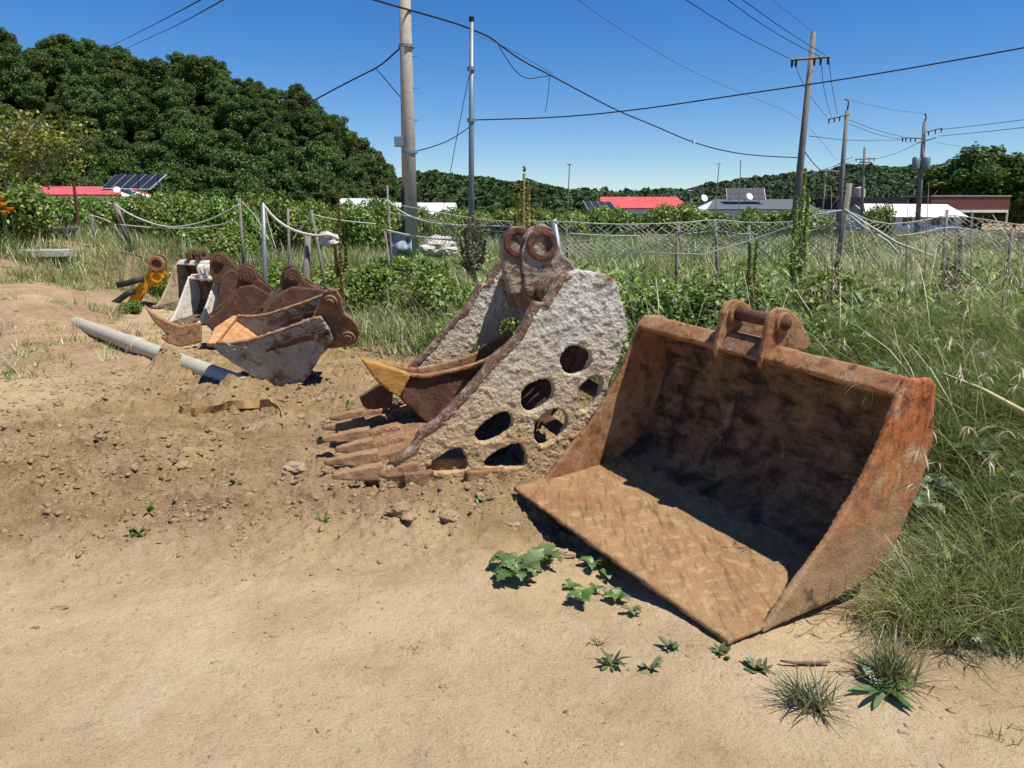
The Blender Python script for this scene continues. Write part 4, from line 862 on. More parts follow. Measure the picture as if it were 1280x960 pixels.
# tall dock stalks and climbers
def dock(x, ytop, ybot, Y, wpx, label, cols, arms=5, name='dock_plant', spread_=1.0):
    base = AT(x, ybot, Y); top = AT(x, ytop, Y); g = gh(base[0], base[1]); base[2] = min(base[2], g+.0) if base[2] < g+.6 else g
    s_ = Y/F; t = thing(name, base, label, 'weed'); hgt = top[2]-base[2]
    mb = MB(); pts = []; wd = wpx*s_
    for k in range(arms):
        f = (k/(max(1, arms-1))-.5)*spread_; h = hgt*(1-.45*abs(f)*1.4-.05*random.random()); z0 = hgt*random.uniform(.2, .45) if k != arms//2 else 0
        path = [base+np.array([0, 0, z0]), base+np.array([f*wd*.8, random.uniform(-.3, .3)*wd, z0+(h-z0)*.35]), base+np.array([f*wd, random.uniform(-.3, .3)*wd, h])]
        mb.tube(path, [.008, .006, .003], 6)
        m_ = int(1500/arms*max(1, hgt)); u_ = rng.uniform(.25, 1, m_)
        q = np.where(u_[:, None] < .5, path[0]*(1-u_[:, None]*2)+path[1]*(u_[:, None]*2), path[1]*(2-u_[:, None]*2)+path[2]*(u_[:, None]*2-1))
        pts.append(q+rng.normal(size=(m_, 3))*wd*.085*np.array([1, 1, .6])*(1.2-u_[:, None]))
    mb.build('stem', M['stalk'], t, True)
    P = np.vstack(pts); V, Q, C = cards(P, rng.normal(size=P.shape), rng.uniform(.6, 1.2, len(P))*max(.03, 3.2*s_), pick(len(P), cols, .25), 1.1)
    link('seed_heads', quads_mesh('seed_heads', V, Q, C), M['leaf'], t)
    return t
DOCK = [lin(142, 140, 70), lin(166, 144, 84), lin(122, 130, 62), lin(160, 122, 78)]
dock(655, 198, 300, 7.6, 34, 'tall dock plant with brown-green seed spikes right behind the ears of the skeleton bucket', DOCK, 7)
dock(940, 268, 345, 7.0, 20, 'slender green dock plant behind the middle of the wide bucket', [lin(150, 160, 86), lin(172, 170, 96)], 2, spread_=.5)
dock(995, 205, 345, 7.2, 30, 'tall climbing weed standing in front of the foot of the first power pole', [lin(152, 162, 84), lin(134, 148, 72)], 3, spread_=.55)
dock(425, 238, 300, 10.5, 14, 'reddish dry dock stalk left of the concrete pole', [lin(140, 112, 66), lin(120, 100, 56)], 3)
dock(592, 262, 330, 11, 30, 'dry tangle of stems around the foot of the steel pole', [lin(150, 138, 116), lin(120, 110, 90), lin(104, 110, 70)], 7, 'dry_weed')
dock(1185, 312, 380, 6.6, 26, 'dry purplish brown weed among the grass at right', [lin(140, 122, 104), lin(160, 146, 124)], 6, 'dry_weed')
for i, (x, yt, Y) in enumerate([(1045, 232, 6.3), (1135, 250, 6.0), (1155, 228, 6.4), (1220, 262, 5.6), (1258, 290, 5.4), (1270, 280, 6.2), (1200, 270, 6.5)]):
    b = AT(x, 345, Y); b[2] = gh(b[0], b[1]); tp = AT(x+(i % 3-1)*6, yt, Y)
    mb = MB().tube([b, b*.5+tp*.5+[.02, 0, 0], tp], [.007, .005, .002], 6)
    for k in range(5):
        f = .4+.12*k; q = b*(1-f)+tp*f; mb.tube([q, q+np.array([(-1)**k*.07, random.uniform(-.05, .05), .09])], [.003, .0015], 5)
    tag(mb.build('weed_stem', M['twig'], smooth=True), 'thin bare brown weed stem rising above the grass in front of the white house side', 'stem', 'bare weed stems at right')
# orange day lilies
def lily(x, y, Y, lb):
    p = AT(x, y, Y); g = gh(p[0], p[1]); t = thing('day_lily', (p[0], p[1], g), lb, 'flower', 'orange day lilies at far left')
    MB().tube([(p[0], p[1], g), p], .007, 6).build('stem', M['greenstem'], t)
    n = 7; V, Q, C = blades(np.repeat([p], n, 0), np.arange(n)*.9, np.full(n, .13), np.full(n, .075), np.full(n, .3), np.full(n, 1.5), 3, pick(n, [lin(240, 150, 24), lin(232, 120, 20)], .1), 'leaf')
    link('petals', quads_mesh('petals', V, Q, C), M['leaf'], t)
for i, (x, y) in enumerate([(3, 258), (6, 268), (14, 264), (0, 250)]): lily(x, y, 16, 'orange day lily in the cluster at the left edge')
# ------------------------------------------------------------------ shrubs
def crown_cards(lobes, n, size, cols, inner=.35):
    P = []; Nn = []
    wts = np.array([r[0]*r[1]*r[2] for _, r in lobes])**.7; wts /= wts.sum()
    for (c, r), wq in zip(lobes, wts):
        m_ = int(n*wq)+1; d = rng.normal(size=(m_, 3)); d /= np.linalg.norm(d, axis=1)[:, None]; rad = 1-inner*rng.random(m_)**2
        lump = 1+.22*np.sin(d[:, 0]*5+c[0]*3)*np.sin(d[:, 1]*5+c[1])*np.sin(d[:, 2]*4+1)
        P.append(np.array(c)+d*np.array(r)*(rad*lump)[:, None]); Nn.append(d)
    P = np.vstack(P); Nn = np.vstack(Nn); Nn[:, 2] += .5; Nn /= np.linalg.norm(Nn, axis=1)[:, None]
    return cards(P, Nn, size*rng.uniform(.6, 1.35, len(P)), pick(len(P), cols, .22), 1.5)
SHR = [lin(104, 130, 50), lin(122, 146, 58), lin(86, 112, 44), lin(136, 152, 72)]
protos = []
for k in range(5):
    lobes = [((random.uniform(-.7, .7), random.uniform(-.5, .5), random.uniform(.35, .8)), (random.uniform(.45, .7), random.uniform(.4, .6), random.uniform(.35, .6))) for _ in range(7)]
    protos.append(quads_mesh('shrub_crown', *crown_cards(lobes, 6500, .075, SHR, .6)))
for p in protos: p.materials.append(M['leaf'])
stem_me = None
def shrub(k, loc, s, rz, label, group):
    t = bpy.data.objects.new('shrub', None); COL.objects.link(t); t.location = loc; t.scale = s; t.rotation_euler[2] = rz; tag(t, label, 'shrub', group); ORG[t.name] = np.array(loc)
    c = bpy.data.objects.new('crown', protos[k % 5]); COL.objects.link(c); c.parent = t
    c = bpy.data.objects.new('stem', STEM); COL.objects.link(c); c.parent = t
mb = MB()
for k in range(5): mb.tube([(0, 0, -.1), (random.uniform(-.3, .3), random.uniform(-.3, .3), .5), (random.uniform(-.6, .6), random.uniform(-.4, .4), .9)], [.03, .02, .01], 6)
STEM = mb.mesh('stem'); STEM.materials.append(M['bark'])
i = 0
for x in range(20, 512, 20):
    for row in range(2):
        Y = 21.5+row*4.5+random.uniform(-1.5, 1.5); xx = x+random.uniform(-12, 12)
        ytop = 247 if xx < 195 else (240+5*math.sin(xx*.03) if xx < 340 else 252)
        ytop += random.uniform(-2, 9)-(4 if row else 0); b = AT(xx, 280, Y); g = gh(b[0], b[1]); hgt = max(.5, AT(xx, ytop, Y)[2]-g)
        shrub(i, (b[0], b[1], g), (random.uniform(.55, .8), .8, hgt/1.3), random.random()*6, 'bright green bush in the thicket behind the rope fence', 'bushes behind the rope fence at left'); i += 1
for x in range(530, 1050, 26):
    Y = 30+random.uniform(-3, 6); b = AT(x, 280, Y); g = gh(b[0], b[1]); ytop = 262+random.uniform(-4, 3)+(-5 if 760 < x < 880 else 0); hgt = max(.5, AT(x, ytop, Y)[2]-g)
    shrub(i, (b[0], b[1], g), (1.2, 1.0, hgt/1.3), random.random()*6, 'low green bush in the hedge beyond the net fence', 'hedge bushes beyond the net fence'); i += 1
shrub(2, tuple(G(1100, 290, .45)*0+np.array([*AT(1100, 280, 60)[:2], .3])), (1.5, 1.2, 1.9), 1, 'green bush with a red flower in front of the white house', None)
for (x, Y, yt, s_, lb) in [(16, 17, 222, .95, 'dark green bush at the left edge above the day lilies'), (42, 18, 238, .6, 'small dark bush right of the left edge bush'), (168, 10.8, 0, .24, 'bright low bush growing left of the yellow linkage')]:
    b = AT(x, 290, Y) if Y > 12 else gpt(163, 392); g = gh(b[0], b[1]); hgt = (AT(x, yt, Y)[2]-g) if yt else .26
    shrub(3, (b[0], b[1], g), (s_, s_, hgt/1.3), 2, lb, None)
for j, (x, y, z, s_, h_) in enumerate([(265, 320, .5, .9, .75), (300, 322, .5, .8, .7), (345, 345, .4, .9, .6), (400, 350, .4, .8, .6), (470, 372, .35, .75, .65), (520, 360, .4, .8, .6), (555, 375, .4, .6, .5), (205, 322, .7, .6, .4), (240, 318, .7, .6, .45)]):
    b = G(x, y+10, z); g = gh(b[0], b[1]); shrub(j, (b[0], b[1], g-.05), (s_, s_*.8, h_), j*1.3, 'bushy green weed clump on the bank behind the left buckets', 'weed clumps behind the left buckets')
for j, (x, y, s_, h_) in enumerate([(.9, 7.6, .5, .55), (1.5, 6.6, .42, .5), (2.1, 7.7, .5, .5), (2.6, 5.7, .36, .45), (3.1, 6.9, .5, .55), (3.7, 5.6, .4, .42), (4.2, 7.4, .55, .5), (4.9, 6.4, .45, .5), (5.4, 7.9, .5, .55), (3.0, 4.6, .3, .4), (2.45, 4.2, .28, .36), (3.6, 4.2, .32, .4), (.3, 8.6, .5, .5), (1.4, 8.6, .5, .5), (6.0, 7.0, .5, .5)]):
    shrub(j, (x, y, gh(x, y)-.08), (s_, s_*.9, h_), j*1.7, 'leafy green weed clump rising through the grass on the bank at right', 'leafy weed clumps on the bank at right')
# ------------------------------------------------------------------ trees
TR = [lin(74, 94, 42), lin(88, 108, 50), lin(62, 82, 38), lin(104, 120, 56), lin(78, 98, 48), lin(66, 90, 50)]
tprot = []
for k in range(6):
    lobes = []
    for _ in range(34):
        a = random.random()*6.28; z = random.uniform(1.6, 7.3); r = 2.9*math.sqrt(max(.05, 1-((z-4.0)/3.6)**2))*random.uniform(.25, 1.0); q = random.uniform(.55, 1.15); lobes.append(((r*math.cos(a), r*math.sin(a), z), (q*random.uniform(.8, 1.3), q*random.uniform(.8, 1.3), q*random.uniform(.6, 1.0))))
    lobes.append(((0, 0, 3.6), (2.4, 2.4, 2.6)))
    me = quads_mesh('tree_crown', *crown_cards(lobes, 19000, .20, TR, .85)); me.materials.append(M['tree'])
    mb = MB().tube([(0, 0, -.5), (.1, .05, 2.5), (0, 0, 5)], [.22, .16, .06], 8)
    for q in range(5):
        a = q*1.3; mb.tube([(0.05, 0, 1.8+q*.4), (math.cos(a)*.9, math.sin(a)*.9, 3+q*.4), (math.cos(a)*1.8, math.sin(a)*1.8, 3.9+q*.4)], [.1, .06, .02], 6)
    tm = mb.mesh('trunk'); tm.materials.append(M['bark']); tprot.append((me, tm))
def tree(k, loc, s, sz, label, cat='tree', group=None, name='tree'):
    t = bpy.data.objects.new(name, None); COL.objects.link(t); t.location = [float(q) for q in loc]; t.scale = (s, s, s*sz); t.rotation_euler[2] = random.random()*6.28; tag(t, label, cat, group)
    for nm, me in zip(('crown', 'trunk'), tprot[k % 6]):
        c = bpy.data.objects.new(nm, me); COL.objects.link(c); c.parent = t
    return t
# left hill: soil surface and individual trees
RX = np.array([-700, -300, -150, 0, 75, 130, 200, 250, 290, 330, 370, 395, 430, 470, 500, 520, 540], float)
RY = np.array([80, 66, 60, 60, 54, 67, 70, 79, 94, 100, 115, 125, 150, 185, 213, 250, 275], float)
YR, YB = 135., 84.
def hill_h(x, y):
    pxx = 640+F*x/(y*CP+.3)
    ridge = np.interp(pxx, RX, RY); z = 1.6+YR*(275-ridge)/F*.985-7.0
    f = np.where(y < YR, sstep(YB-6, YR+8, y)*1.08, 1-.5*sstep(YR, YR+80, y))
    return np.where(pxx < 545, np.maximum(z, -2)*f, -2)
hx = np.linspace(-230, -10, 90); hy = np.linspace(76, 220, 60); X, Y_ = np.meshgrid(hx, hy); Z = hill_h(X, Y_)
ii = np.arange(X.size).reshape(X.shape); Q = np.stack([ii[:-1, :-1], ii[:-1, 1:], ii[1:, 1:], ii[1:, :-1]], -1).reshape(-1, 4)
tag(link('hill', quads_mesh('hill', np.stack([X.ravel(), Y_.ravel(), Z.ravel()], -1), Q), M['hill'], None, True), kind='structure')
k = 0; y = YB-1
HL = 'broad dark green tree in the wood covering the hill at left'
while y < YR+5:
    x = -130+random.uniform(0, 3)
    while x < -12:
        xx = x+random.uniform(-1.6, 1.6); yy = y+random.uniform(-1.8, 1.8); h = float(hill_h(np.array([xx]), np.array([yy]))[0]); q = 640+F*xx/(yy*CP+.3)
        if -90 < q < 512 and h > -1.9 and (h > .6 or yy < 95):
            s = random.uniform(.6, .98)*(1 if q < 470 else .85); tree(k, (xx, yy, max(h, .1)-.4), s, random.uniform(.85, 1.1), HL, 'tree', 'trees covering the left hill'); k += 1
        x += 4.6
    y += 5.2
print('hill trees', k)
# right broad trees, far scattered trees
for (x, yt, Y, s, lb) in [(1222, 184, 132, 1.0, 'big dark broadleaf tree behind the brown building at right'), (1296, 192, 128, 1.0, 'broadleaf tree at the right edge beside the big dark one'), (1188, 204, 140, .75, 'smaller dark tree at the left side of the big dark tree'), (1268, 238, 126, .55, 'low round tree under the big tree at the right edge')]:
    b = AT(x, 280, Y); hgt = AT(x, yt, Y)[2]-.3; tree(3 if s == 1 else 1, (b[0], b[1], .2), hgt/7.6*1.45, 1/1.45, lb)
for (x, yt, Y) in [(440, 240, 70), (640, 236, 90), (545, 246, 80), (505, 236, 78), (1075, 248, 140), (1110, 250, 150), (735, 250, 110), (905, 247, 120)]:
    b = AT(x, 280, Y); hgt = AT(x, yt, Y)[2]; tree(int(x), (b[0], b[1], .1), hgt/8.2, .9, 'small round tree standing at the foot of the far hills', 'tree', 'small trees at the foot of the hills')
# pale branched tree at the far left
def bare_tree():
    Y = 26; b = AT(22, 280, Y); g = gh(b[0], b[1]); t = thing('tree', (b[0], b[1], g), 'thin tree with pale branches and sparse yellow-green leaves at far left', 'tree')
    s_ = Y/F; br = [[(20, 268), (24, 232), (30, 214), (48, 205), (70, 196), (95, 184), (116, 172)], [(24, 232), (34, 212), (40, 196), (56, 186), (74, 178)], [(24, 232), (30, 205), (24, 186), (34, 168), (44, 152)], [(20, 268), (6, 222), (2, 196), (10, 172), (22, 150)], [(30, 214), (50, 212), (78, 206)], [(6, 222), (-10, 190), (-18, 160)]]
    mb = MB(); tips = []
    for i, q in enumerate(br):
        P = [AT(x, y, Y+math.sin(i*2+j)*.35*(j > 1)) for j, (x, y) in enumerate(q)]; r = np.linspace(.075 if i in (0, 3) else .055, .014, len(P)); mb.tube(P, list(r), 7)
        for j in range(1, len(P)-1):
            for e in range(5):
                f = random.random(); a = P[j]*(1-f)+P[j+1]*f; d = unit(rng.normal(size=3)+[0, 0, .5])*random.uniform(.3, .75); mb.tube([a, a+d*.6, a+d+[0, 0, -.03]], [.012, .008, .004], 5); tips.append((a+d, .26))
        tips.append((P[-1], .32))
    mb.build('trunk', M['palebark'], t, True)
    P = np.vstack([c+rng.normal(size=(22, 3))*r*np.array([1, 1, .45]) for c, r in tips])
    V, Q, C = cards(P, np.tile([0, 0, 1.], (len(P), 1)), rng.uniform(.06, .12, len(P)), pick(len(P), [lin(136, 144, 50), lin(116, 130, 46), lin(150, 152, 66)], .2), 1.5)
    link('crown', quads_mesh('crown', V, Q, C), M['leaf'], t)
bare_tree()
# far wooded hills: one mass each
def far_hill(name, ridge, Y0, Y1, depth, label, cols, csize, n):
    rx = np.array([q[0] for q in ridge], float); ry = np.array([q[1] for q in ridge], float)
    xs_ = np.linspace(AT(rx[0], 275, Y1)[0], AT(rx[-1], 275, Y1)[0], 120); ys_ = np.linspace(Y0, Y1+depth, 40); X, Y = np.meshgrid(xs_, ys_)
    def hh(x, y):
        p = 640+F*x/(y*CP); z = 1.6+Y1*(275-np.interp(p, rx, ry))/F-csize*.7
        return z*np.where(y < Y1, sstep(Y0-5, Y1+5, y), 1-.6*sstep(Y1, Y1+depth, y))+csize*1.6*(fbm(x/18, y/18, 5, 4)-.5)
    Z = hh(X, Y); i = np.arange(X.size).reshape(X.shape); Q = np.stack([i[:-1, :-1], i[:-1, 1:], i[1:, 1:], i[1:, :-1]], -1).reshape(-1, 4)
    tag(link('far_hill', quads_mesh('far_hill', np.stack([X.ravel(), Y.ravel(), Z.ravel()], -1), Q), M['hill'], None, True), kind='structure')
    x = rng.uniform(xs_[0], xs_[-1], n); y = Y0+(Y1+12-Y0)*rng.random(n); z = hh(x, y); cl = fbm(x/5, y/5, 9, 2)
    P = np.stack([x, y, z+csize*(.1+1.1*cl)], -1); nr = np.tile([0, -.35, .9], (n, 1)); c = pick(n, cols, .25)*(.8+.5*fbm(x/30, y/30, 3, 3)[:, None])
    V, Q, C = cards(P, nr, csize*rng.uniform(.35, .9, n), c, 1.2)
    tag(link('far_wood', quads_mesh('far_wood', V, Q, C), M['farwood']), label, 'wood', kind='stuff')
FW = [lin(62, 82, 50), lin(72, 92, 54), lin(54, 72, 46), lin(82, 98, 60)]
FW2 = [lin(76, 92, 66), lin(88, 102, 70), lin(66, 82, 62)]
far_hill('a', [(380, 262), (470, 238), (515, 228), (545, 221), (580, 226), (620, 229), (660, 232), (700, 240), (740, 252), (800, 268)], 200, 300, 80, 'wooded low hill beyond the poles in the middle distance', FW, 3.0, 45000)
far_hill('b', [(640, 262), (720, 244), (800, 246), (840, 242), (880, 236), (920, 228), (960, 226), (1000, 222), (1040, 218), (1068, 211), (1100, 214), (1150, 216), (1200, 218), (1300, 224), (1420, 240)], 380, 520, 120, 'wooded ridge with a rounded top at right in the distance', FW2, 4.0, 80000)
far_hill('c', [(-100, 240), (300, 244), (560, 246), (740, 243), (900, 248), (1000, 262)], 620, 720, 120, 'faint wooded ridge farthest away', FW2, 8.0, 16000)
# ------------------------------------------------------------------ poles
def gz(p): return gh(p[0], p[1])
# near concrete pole
b = AT(513.5, 318, 15); b[2] = gz(b); tp = AT(503, -130, 15); dirn = unit(tp-b)
cp = thing('utility_pole', b, 'thick concrete utility pole with black stripes near its foot, nearest pole', 'utility pole')
mb = MB(); Lc = float(np.linalg.norm(tp-b)); mb.tube([b-dirn*.2, b+dirn*Lc*.5, b+dirn*Lc], [.155, .122, .085], 28).build('shaft', M['concrete'], cp, True)
for z, h_ in ((1.05, .35), (.5, .3)):   # black warning stripes wrap half of the pole
    n = 14; vs = []; fc = []
    for i in range(n+1):
        a = math.pi*.52+math.pi*.78*i/n; z0 = z+.5*i/n-.25
        for zz, rr in ((z0, .157), (z0+h_, .153)): vs.append(b+np.array([math.cos(a)*(rr+.004), math.sin(a)*(rr+.004), 0])+dirn*zz)
    for i in range(n): fc.append((i*2, i*2+2, i*2+3, i*2+1))
    me = bpy.data.meshes.new('painted_stripe'); me.from_pydata([tuple(q) for q in vs], [], fc); link('painted_stripe', me, M['black'], cp)
for yy in (58, 190): MB().ring(AT(508+(yy-58)*.03, yy, 15), dirn, .15, .12, .05).build('band', M['galv'], cp)
for i in range(7): q = AT(509, 30+i*40, 15); MB().tube([q+[.1, -.02, 0], q+[.2, -.02, 0]], .012, 6).build('step_bolt', M['galv'], cp)
c = AT(498, 177, 14.9); MB().aabox(c[0]-.07, c[0]+.09, c[1]-.06, c[1]+.06, c[2]-.09, c[2]+.09).build('junction_box', M['galv'], cp, bevel=.01)
# thin steel pole
b = AT(588.5, 290, 17); b[2] = gz(b); tp = AT(589.5, 25, 17)
s_ = thing('utility_pole', b, 'thin galvanised steel pole right of the thick concrete one', 'utility pole')
MB().tube([b-[0, 0, .2], b*.5+tp*.5, tp], [.068, .058, .045], 18).build('shaft', M['galv'], s_, True)
MB().cyl(tp+[0, 0, .02], (0, 0, 1), .055, .08).build('cap', M['black'], s_)
for yy in (86, 150): MB().ring(AT(589, yy, 17), (0, 0, 1), .085, .05, .07).build('band', M['galv'], s_)
def power_pole(xt, yt, xb, Y, r0, r1, arm, label, extra=(), ybase=280, arms=(), armY=0.0):
    b = AT(xb, ybase, Y); b[2] = .25; tp = AT(xt, yt, Y)
    # keep the same lean below the visible foot
    q = AT(xb, 262, Y); d = unit(tp-q); b = q+d*((.2-q[2])/d[2])
    t = thing('utility_pole', b, label, 'utility pole', 'power poles with crossarms')
    MB().tube([b, b*.5+tp*.5, tp], [r0, (r0+r1)/2, r1], 12).build('shaft', M['polewood'], t, True)
    for (x0, y0, x1, y1, ins) in arm:
        A, B = AT(x0, y0, Y-r0), AT(x1, y1, Y-r0-.3); s_ = Y/F; ar = MB().tube([A, B], max(.05, .8*s_), 4).build('crossarm', M['wood'], t)
        for f in ins:
            c = A*(1-f)+B*f; up = 1 if f >= 0 else -1
            MB().tube([c, c-[0, 0, .1], c-[0, 0, 1.8*s_+.2]], [.03, .05, .035], 8).build('insulator', M['black'], ar)
    return t, s_
power_pole(1017, 40, 995, 30, .16, .09, [(988, 75, 1037, 71, (.05, .15, .62, .78, .97))], 'leaning pole with one long crossarm, nearest of the power poles on the right')
power_pole(1059, 138, 1049, 55, .19, .13, [(1035, 149, 1062, 143, (.05, .3, .55, .8))], 'second power pole on the right, with a curved top bracket and short crossarm')
MB_ = MB().tube([AT(1059, 138, 55), AT(1061, 128, 55), AT(1060, 125, 55), AT(1056, 124, 55)], .06, 6)
o2 = [o for o in bpy.data.objects if o.get('label', '').startswith('second power pole')][0]; MB_.build('top_bracket', M['polewood'], o2, True)
t4, _ = power_pole(1156, 152, 1148, 60, .2, .13, [(1127, 172, 1156, 173, (.05, .2, .4, .6)), (1157, 165, 1178, 160, (.2, .6, .95)), (1146, 179, 1170, 172, ())], 'power pole with two drum transformers left of the big dark tree')
MB().tube([AT(1156, 152, 60), AT(1158, 146, 60), AT(1156, 142, 60), AT(1153, 142, 60)], .06, 6).build('top_bracket', M['polewood'], t4, True)
for x in (1145, 1158): c = AT(x, 204, 59.6); MB().tube([c-[0, 0, .45], c-[0, 0, .38], c+[0, 0, .38], c+[0, 0, .45]], [.25, .28, .28, .2], 14).build('transformer', M['galv'], t4, True)
MB().tube([AT(1141, 209, 59.7), AT(1163, 208, 59.7)], .07, 4).build('transformer_shelf', M['polewood'], t4)
power_pole(1081, 184, 1077, 95, .2, .14, [(1069, 199, 1094, 198, (.05, .3, .7, .95)), (1074, 203, 1090, 203, ())], 'small far power pole between the second one and the transformer pole')
power_pole(1053, 204, 1048, 100, .17, .12, [(1044, 215, 1052, 214, (.1, .6))], 'faint far pole just left of the second power pole')
power_pole(1033, 214, 1028, 105, .15, .1, [(1024, 213, 1046, 214, (.1, .5, .9))], 'faint far pole right of the first power pole')
def antenna(xt, yt, xb, yb, Y, lb, hw=4):
    b, t_ = AT(xb, yb, Y), AT(xt, yt, Y); b[2] = min(b[2], 1.0); t = thing('tv_antenna', b, lb, 'antenna', 'aerials on thin masts'); MB().tube([b, t_], .05, 6).build('mast', M['galv'], t)
    mb = MB(); s_ = Y/F
    for k in range(3): q = t_-[0, 0, .02+k*.0]; mb.tube([q+[-hw*s_*(1-.2*k), k*.3, 0], q+[hw*s_*(1-.2*k), k*.3, 0]], .03, 5)
    mb.tube([t_, t_+[0, .9, 0]], .03, 5); mb.build('aerial', M['galv'], t)
antenna(712, 205, 709, 262, 70, 'tall aerial mast alone between the steel pole and the red roof', 3)
antenna(899, 204, 894, 250, 88, 'aerial mast left of the solar panels on the grey roof', 6)
antenna(926, 200, 925, 248, 90, 'thin aerial mast above the solar panels on the grey roof', 2)
antenna(863, 238, 863, 256, 88, 'short aerial beside the red roof house', 3)
# ------------------------------------------------------------------ wires
def wire(pts, label, r=.012, m='wire', group='overhead wires', name='wire'):
    P = smooth_chain([AT(x, y, Y) for x, y, Y in pts], 2); return tag(MB().tube(P, r, 5).build(name, M[m], smooth=True), label, 'wire', group)
ip = lambda pts, Y0, Y1: [(x, y, Y0+(Y1-Y0)*i/(len(pts)-1)) for i, (x, y) in enumerate(pts)]
wire(ip([(440, -10), (468, 0), (506, 11), (545, 22), (572, 30)], 13, 16.6)+ip([(590, 37), (612, 46), (625, 56), (652, 76), (690, 95), (740, 122), (775, 140), (820, 158), (865, 178), (910, 190), (950, 195), (996, 197)], 17, 30), 'thick black cable bundle sagging from the concrete pole to the leaning power pole', .019)
wire(ip([(588, 40), (640, 62), (690, 92)], 17, 20), 'thin grey support wire just above the cable bundle', .007, 'cable')
wire(ip([(622, 54), (632, 72), (645, 90), (658, 99), (672, 97), (690, 94)], 18, 20), 'loose loop of cable hanging under the bundle', .01)
wire(ip([(687, 94), (686, 110), (684, 128), (681, 141)], 20, 20), 'short loose end dangling below the bundle', .008)
wire(ip([(591, 150), (700, 147), (800, 137), (900, 122), (1050, 100), (1180, 78), (1300, 56)], 17, 13), 'long black wire from the steel pole rising to the right edge', .013)
wire(ip([(300, 178), (400, 121), (450, 95), (475, 83), (500, 60)], 17, 15), 'black wire dropping from the concrete pole towards the wooded hill', .015)
wire(ip([(470, 86), (485, 103), (501, 122)], 15.5, 15), 'short stay wire at the left of the concrete pole', .009)
wire(ip([(516, 190), (540, 184), (565, 174), (588, 158)], 15, 17), 'black wire between the concrete pole and the steel pole', .011)
wire(ip([(588, 86), (575, 150), (561, 225), (556, 255)], 17, 17.5), 'steel stay wire slanting down left of the steel pole', .008, 'cable')
wire(ip([(100, 76), (150, 52), (200, 27), (258, -4)], 150, 30), 'left one of the two wires crossing above the wooded hill', .03)
wire(ip([(122, 78), (172, 54), (225, 30), (286, -4)], 150, 30), 'right one of the two wires crossing above the wooded hill', .03)
wire(ip([(850, -5), (920, 40), (986, 73)], 20, 30), 'wire reaching the left end of the long crossarm', .012)
wire(ip([(903, -5), (955, 33), (1010, 64), (1026, 71)], 20, 30), 'wire reaching the middle of the long crossarm', .011)
wire(ip([(922, -5), (970, 30), (1012, 57), (1034, 70)], 20, 30), 'wire reaching the right end of the long crossarm', .011)
wire(ip([(955, -8), (985, 15), (1016, 40)], 20, 30), 'wire reaching the tip of the leaning pole', .009, 'cable')
wire(ip([(715, -5), (780, 40), (860, 88), (940, 122), (1000, 145), (1046, 200)], 22, 60), 'pale thin wire crossing the sky from the top centre', .011, 'cable')
wire(ip([(1036, 74), (1040, 110), (1047, 143)], 30, 55), 'wire from the long crossarm down to the second power pole, right one', .014)
wire(ip([(1026, 76), (1030, 115), (1039, 146)], 30, 55), 'wire from the long crossarm down to the second power pole, middle one', .014)
wire(ip([(993, 80), (1008, 115), (1034, 147)], 30, 55), 'wire from the left of the long crossarm down to the second power pole', .012)
wire(ip([(1062, 150), (1095, 163), (1128, 171)], 55, 60), 'upper wire between the second power pole and the transformer pole', .02, 'cable')
wire(ip([(1062, 155), (1095, 168), (1130, 175)], 55, 60), 'lower wire between the second power pole and the transformer pole', .02, 'cable')
wire(ip([(1058, 124), (1110, 137), (1155, 142)], 55, 60), 'top wire between the second power pole and the transformer pole', .014, 'cable')
wire(ip([(1012, 170), (1060, 176), (1125, 175)], 30, 60), 'slightly sagging wire behind the second power pole', .018, 'cable')
wire(ip([(1176, 162), (1230, 156), (1300, 147)], 60, 45), 'upper wire leaving the transformer pole to the right edge', .02, 'cable')
wire(ip([(1174, 170), (1230, 165), (1300, 157)], 60, 45), 'lower wire leaving the transformer pole to the right edge', .02, 'cable')
wire(ip([(1006, 190), (1018, 206), (1032, 218), (1050, 203), (1066, 196)], 30, 60), 'drooping wire from the leaning pole to the far poles', .02)
wire(ip([(1008, 220), (1040, 208), (1068, 200)], 30, 90), 'wire running from the leaning pole foot side to the small far pole', .02, 'cable')
wire(ip([(1094, 199), (1120, 192), (1145, 180)], 95, 60), 'wire from the small far pole up to the transformer pole', .022, 'cable')
wire(ip([(1170, 178), (1205, 184), (1260, 196)], 60, 70), 'faint wire dropping behind the big dark tree', .014, 'cable')
c = AT(867, 177, 24.5); MB2 = MB().cyl(c, (0, 0, 1), .045, .12, 10); tag(MB2.build('wire_tag', M['whitewall']), 'small white tag hanging on the cable bundle', 'tag')

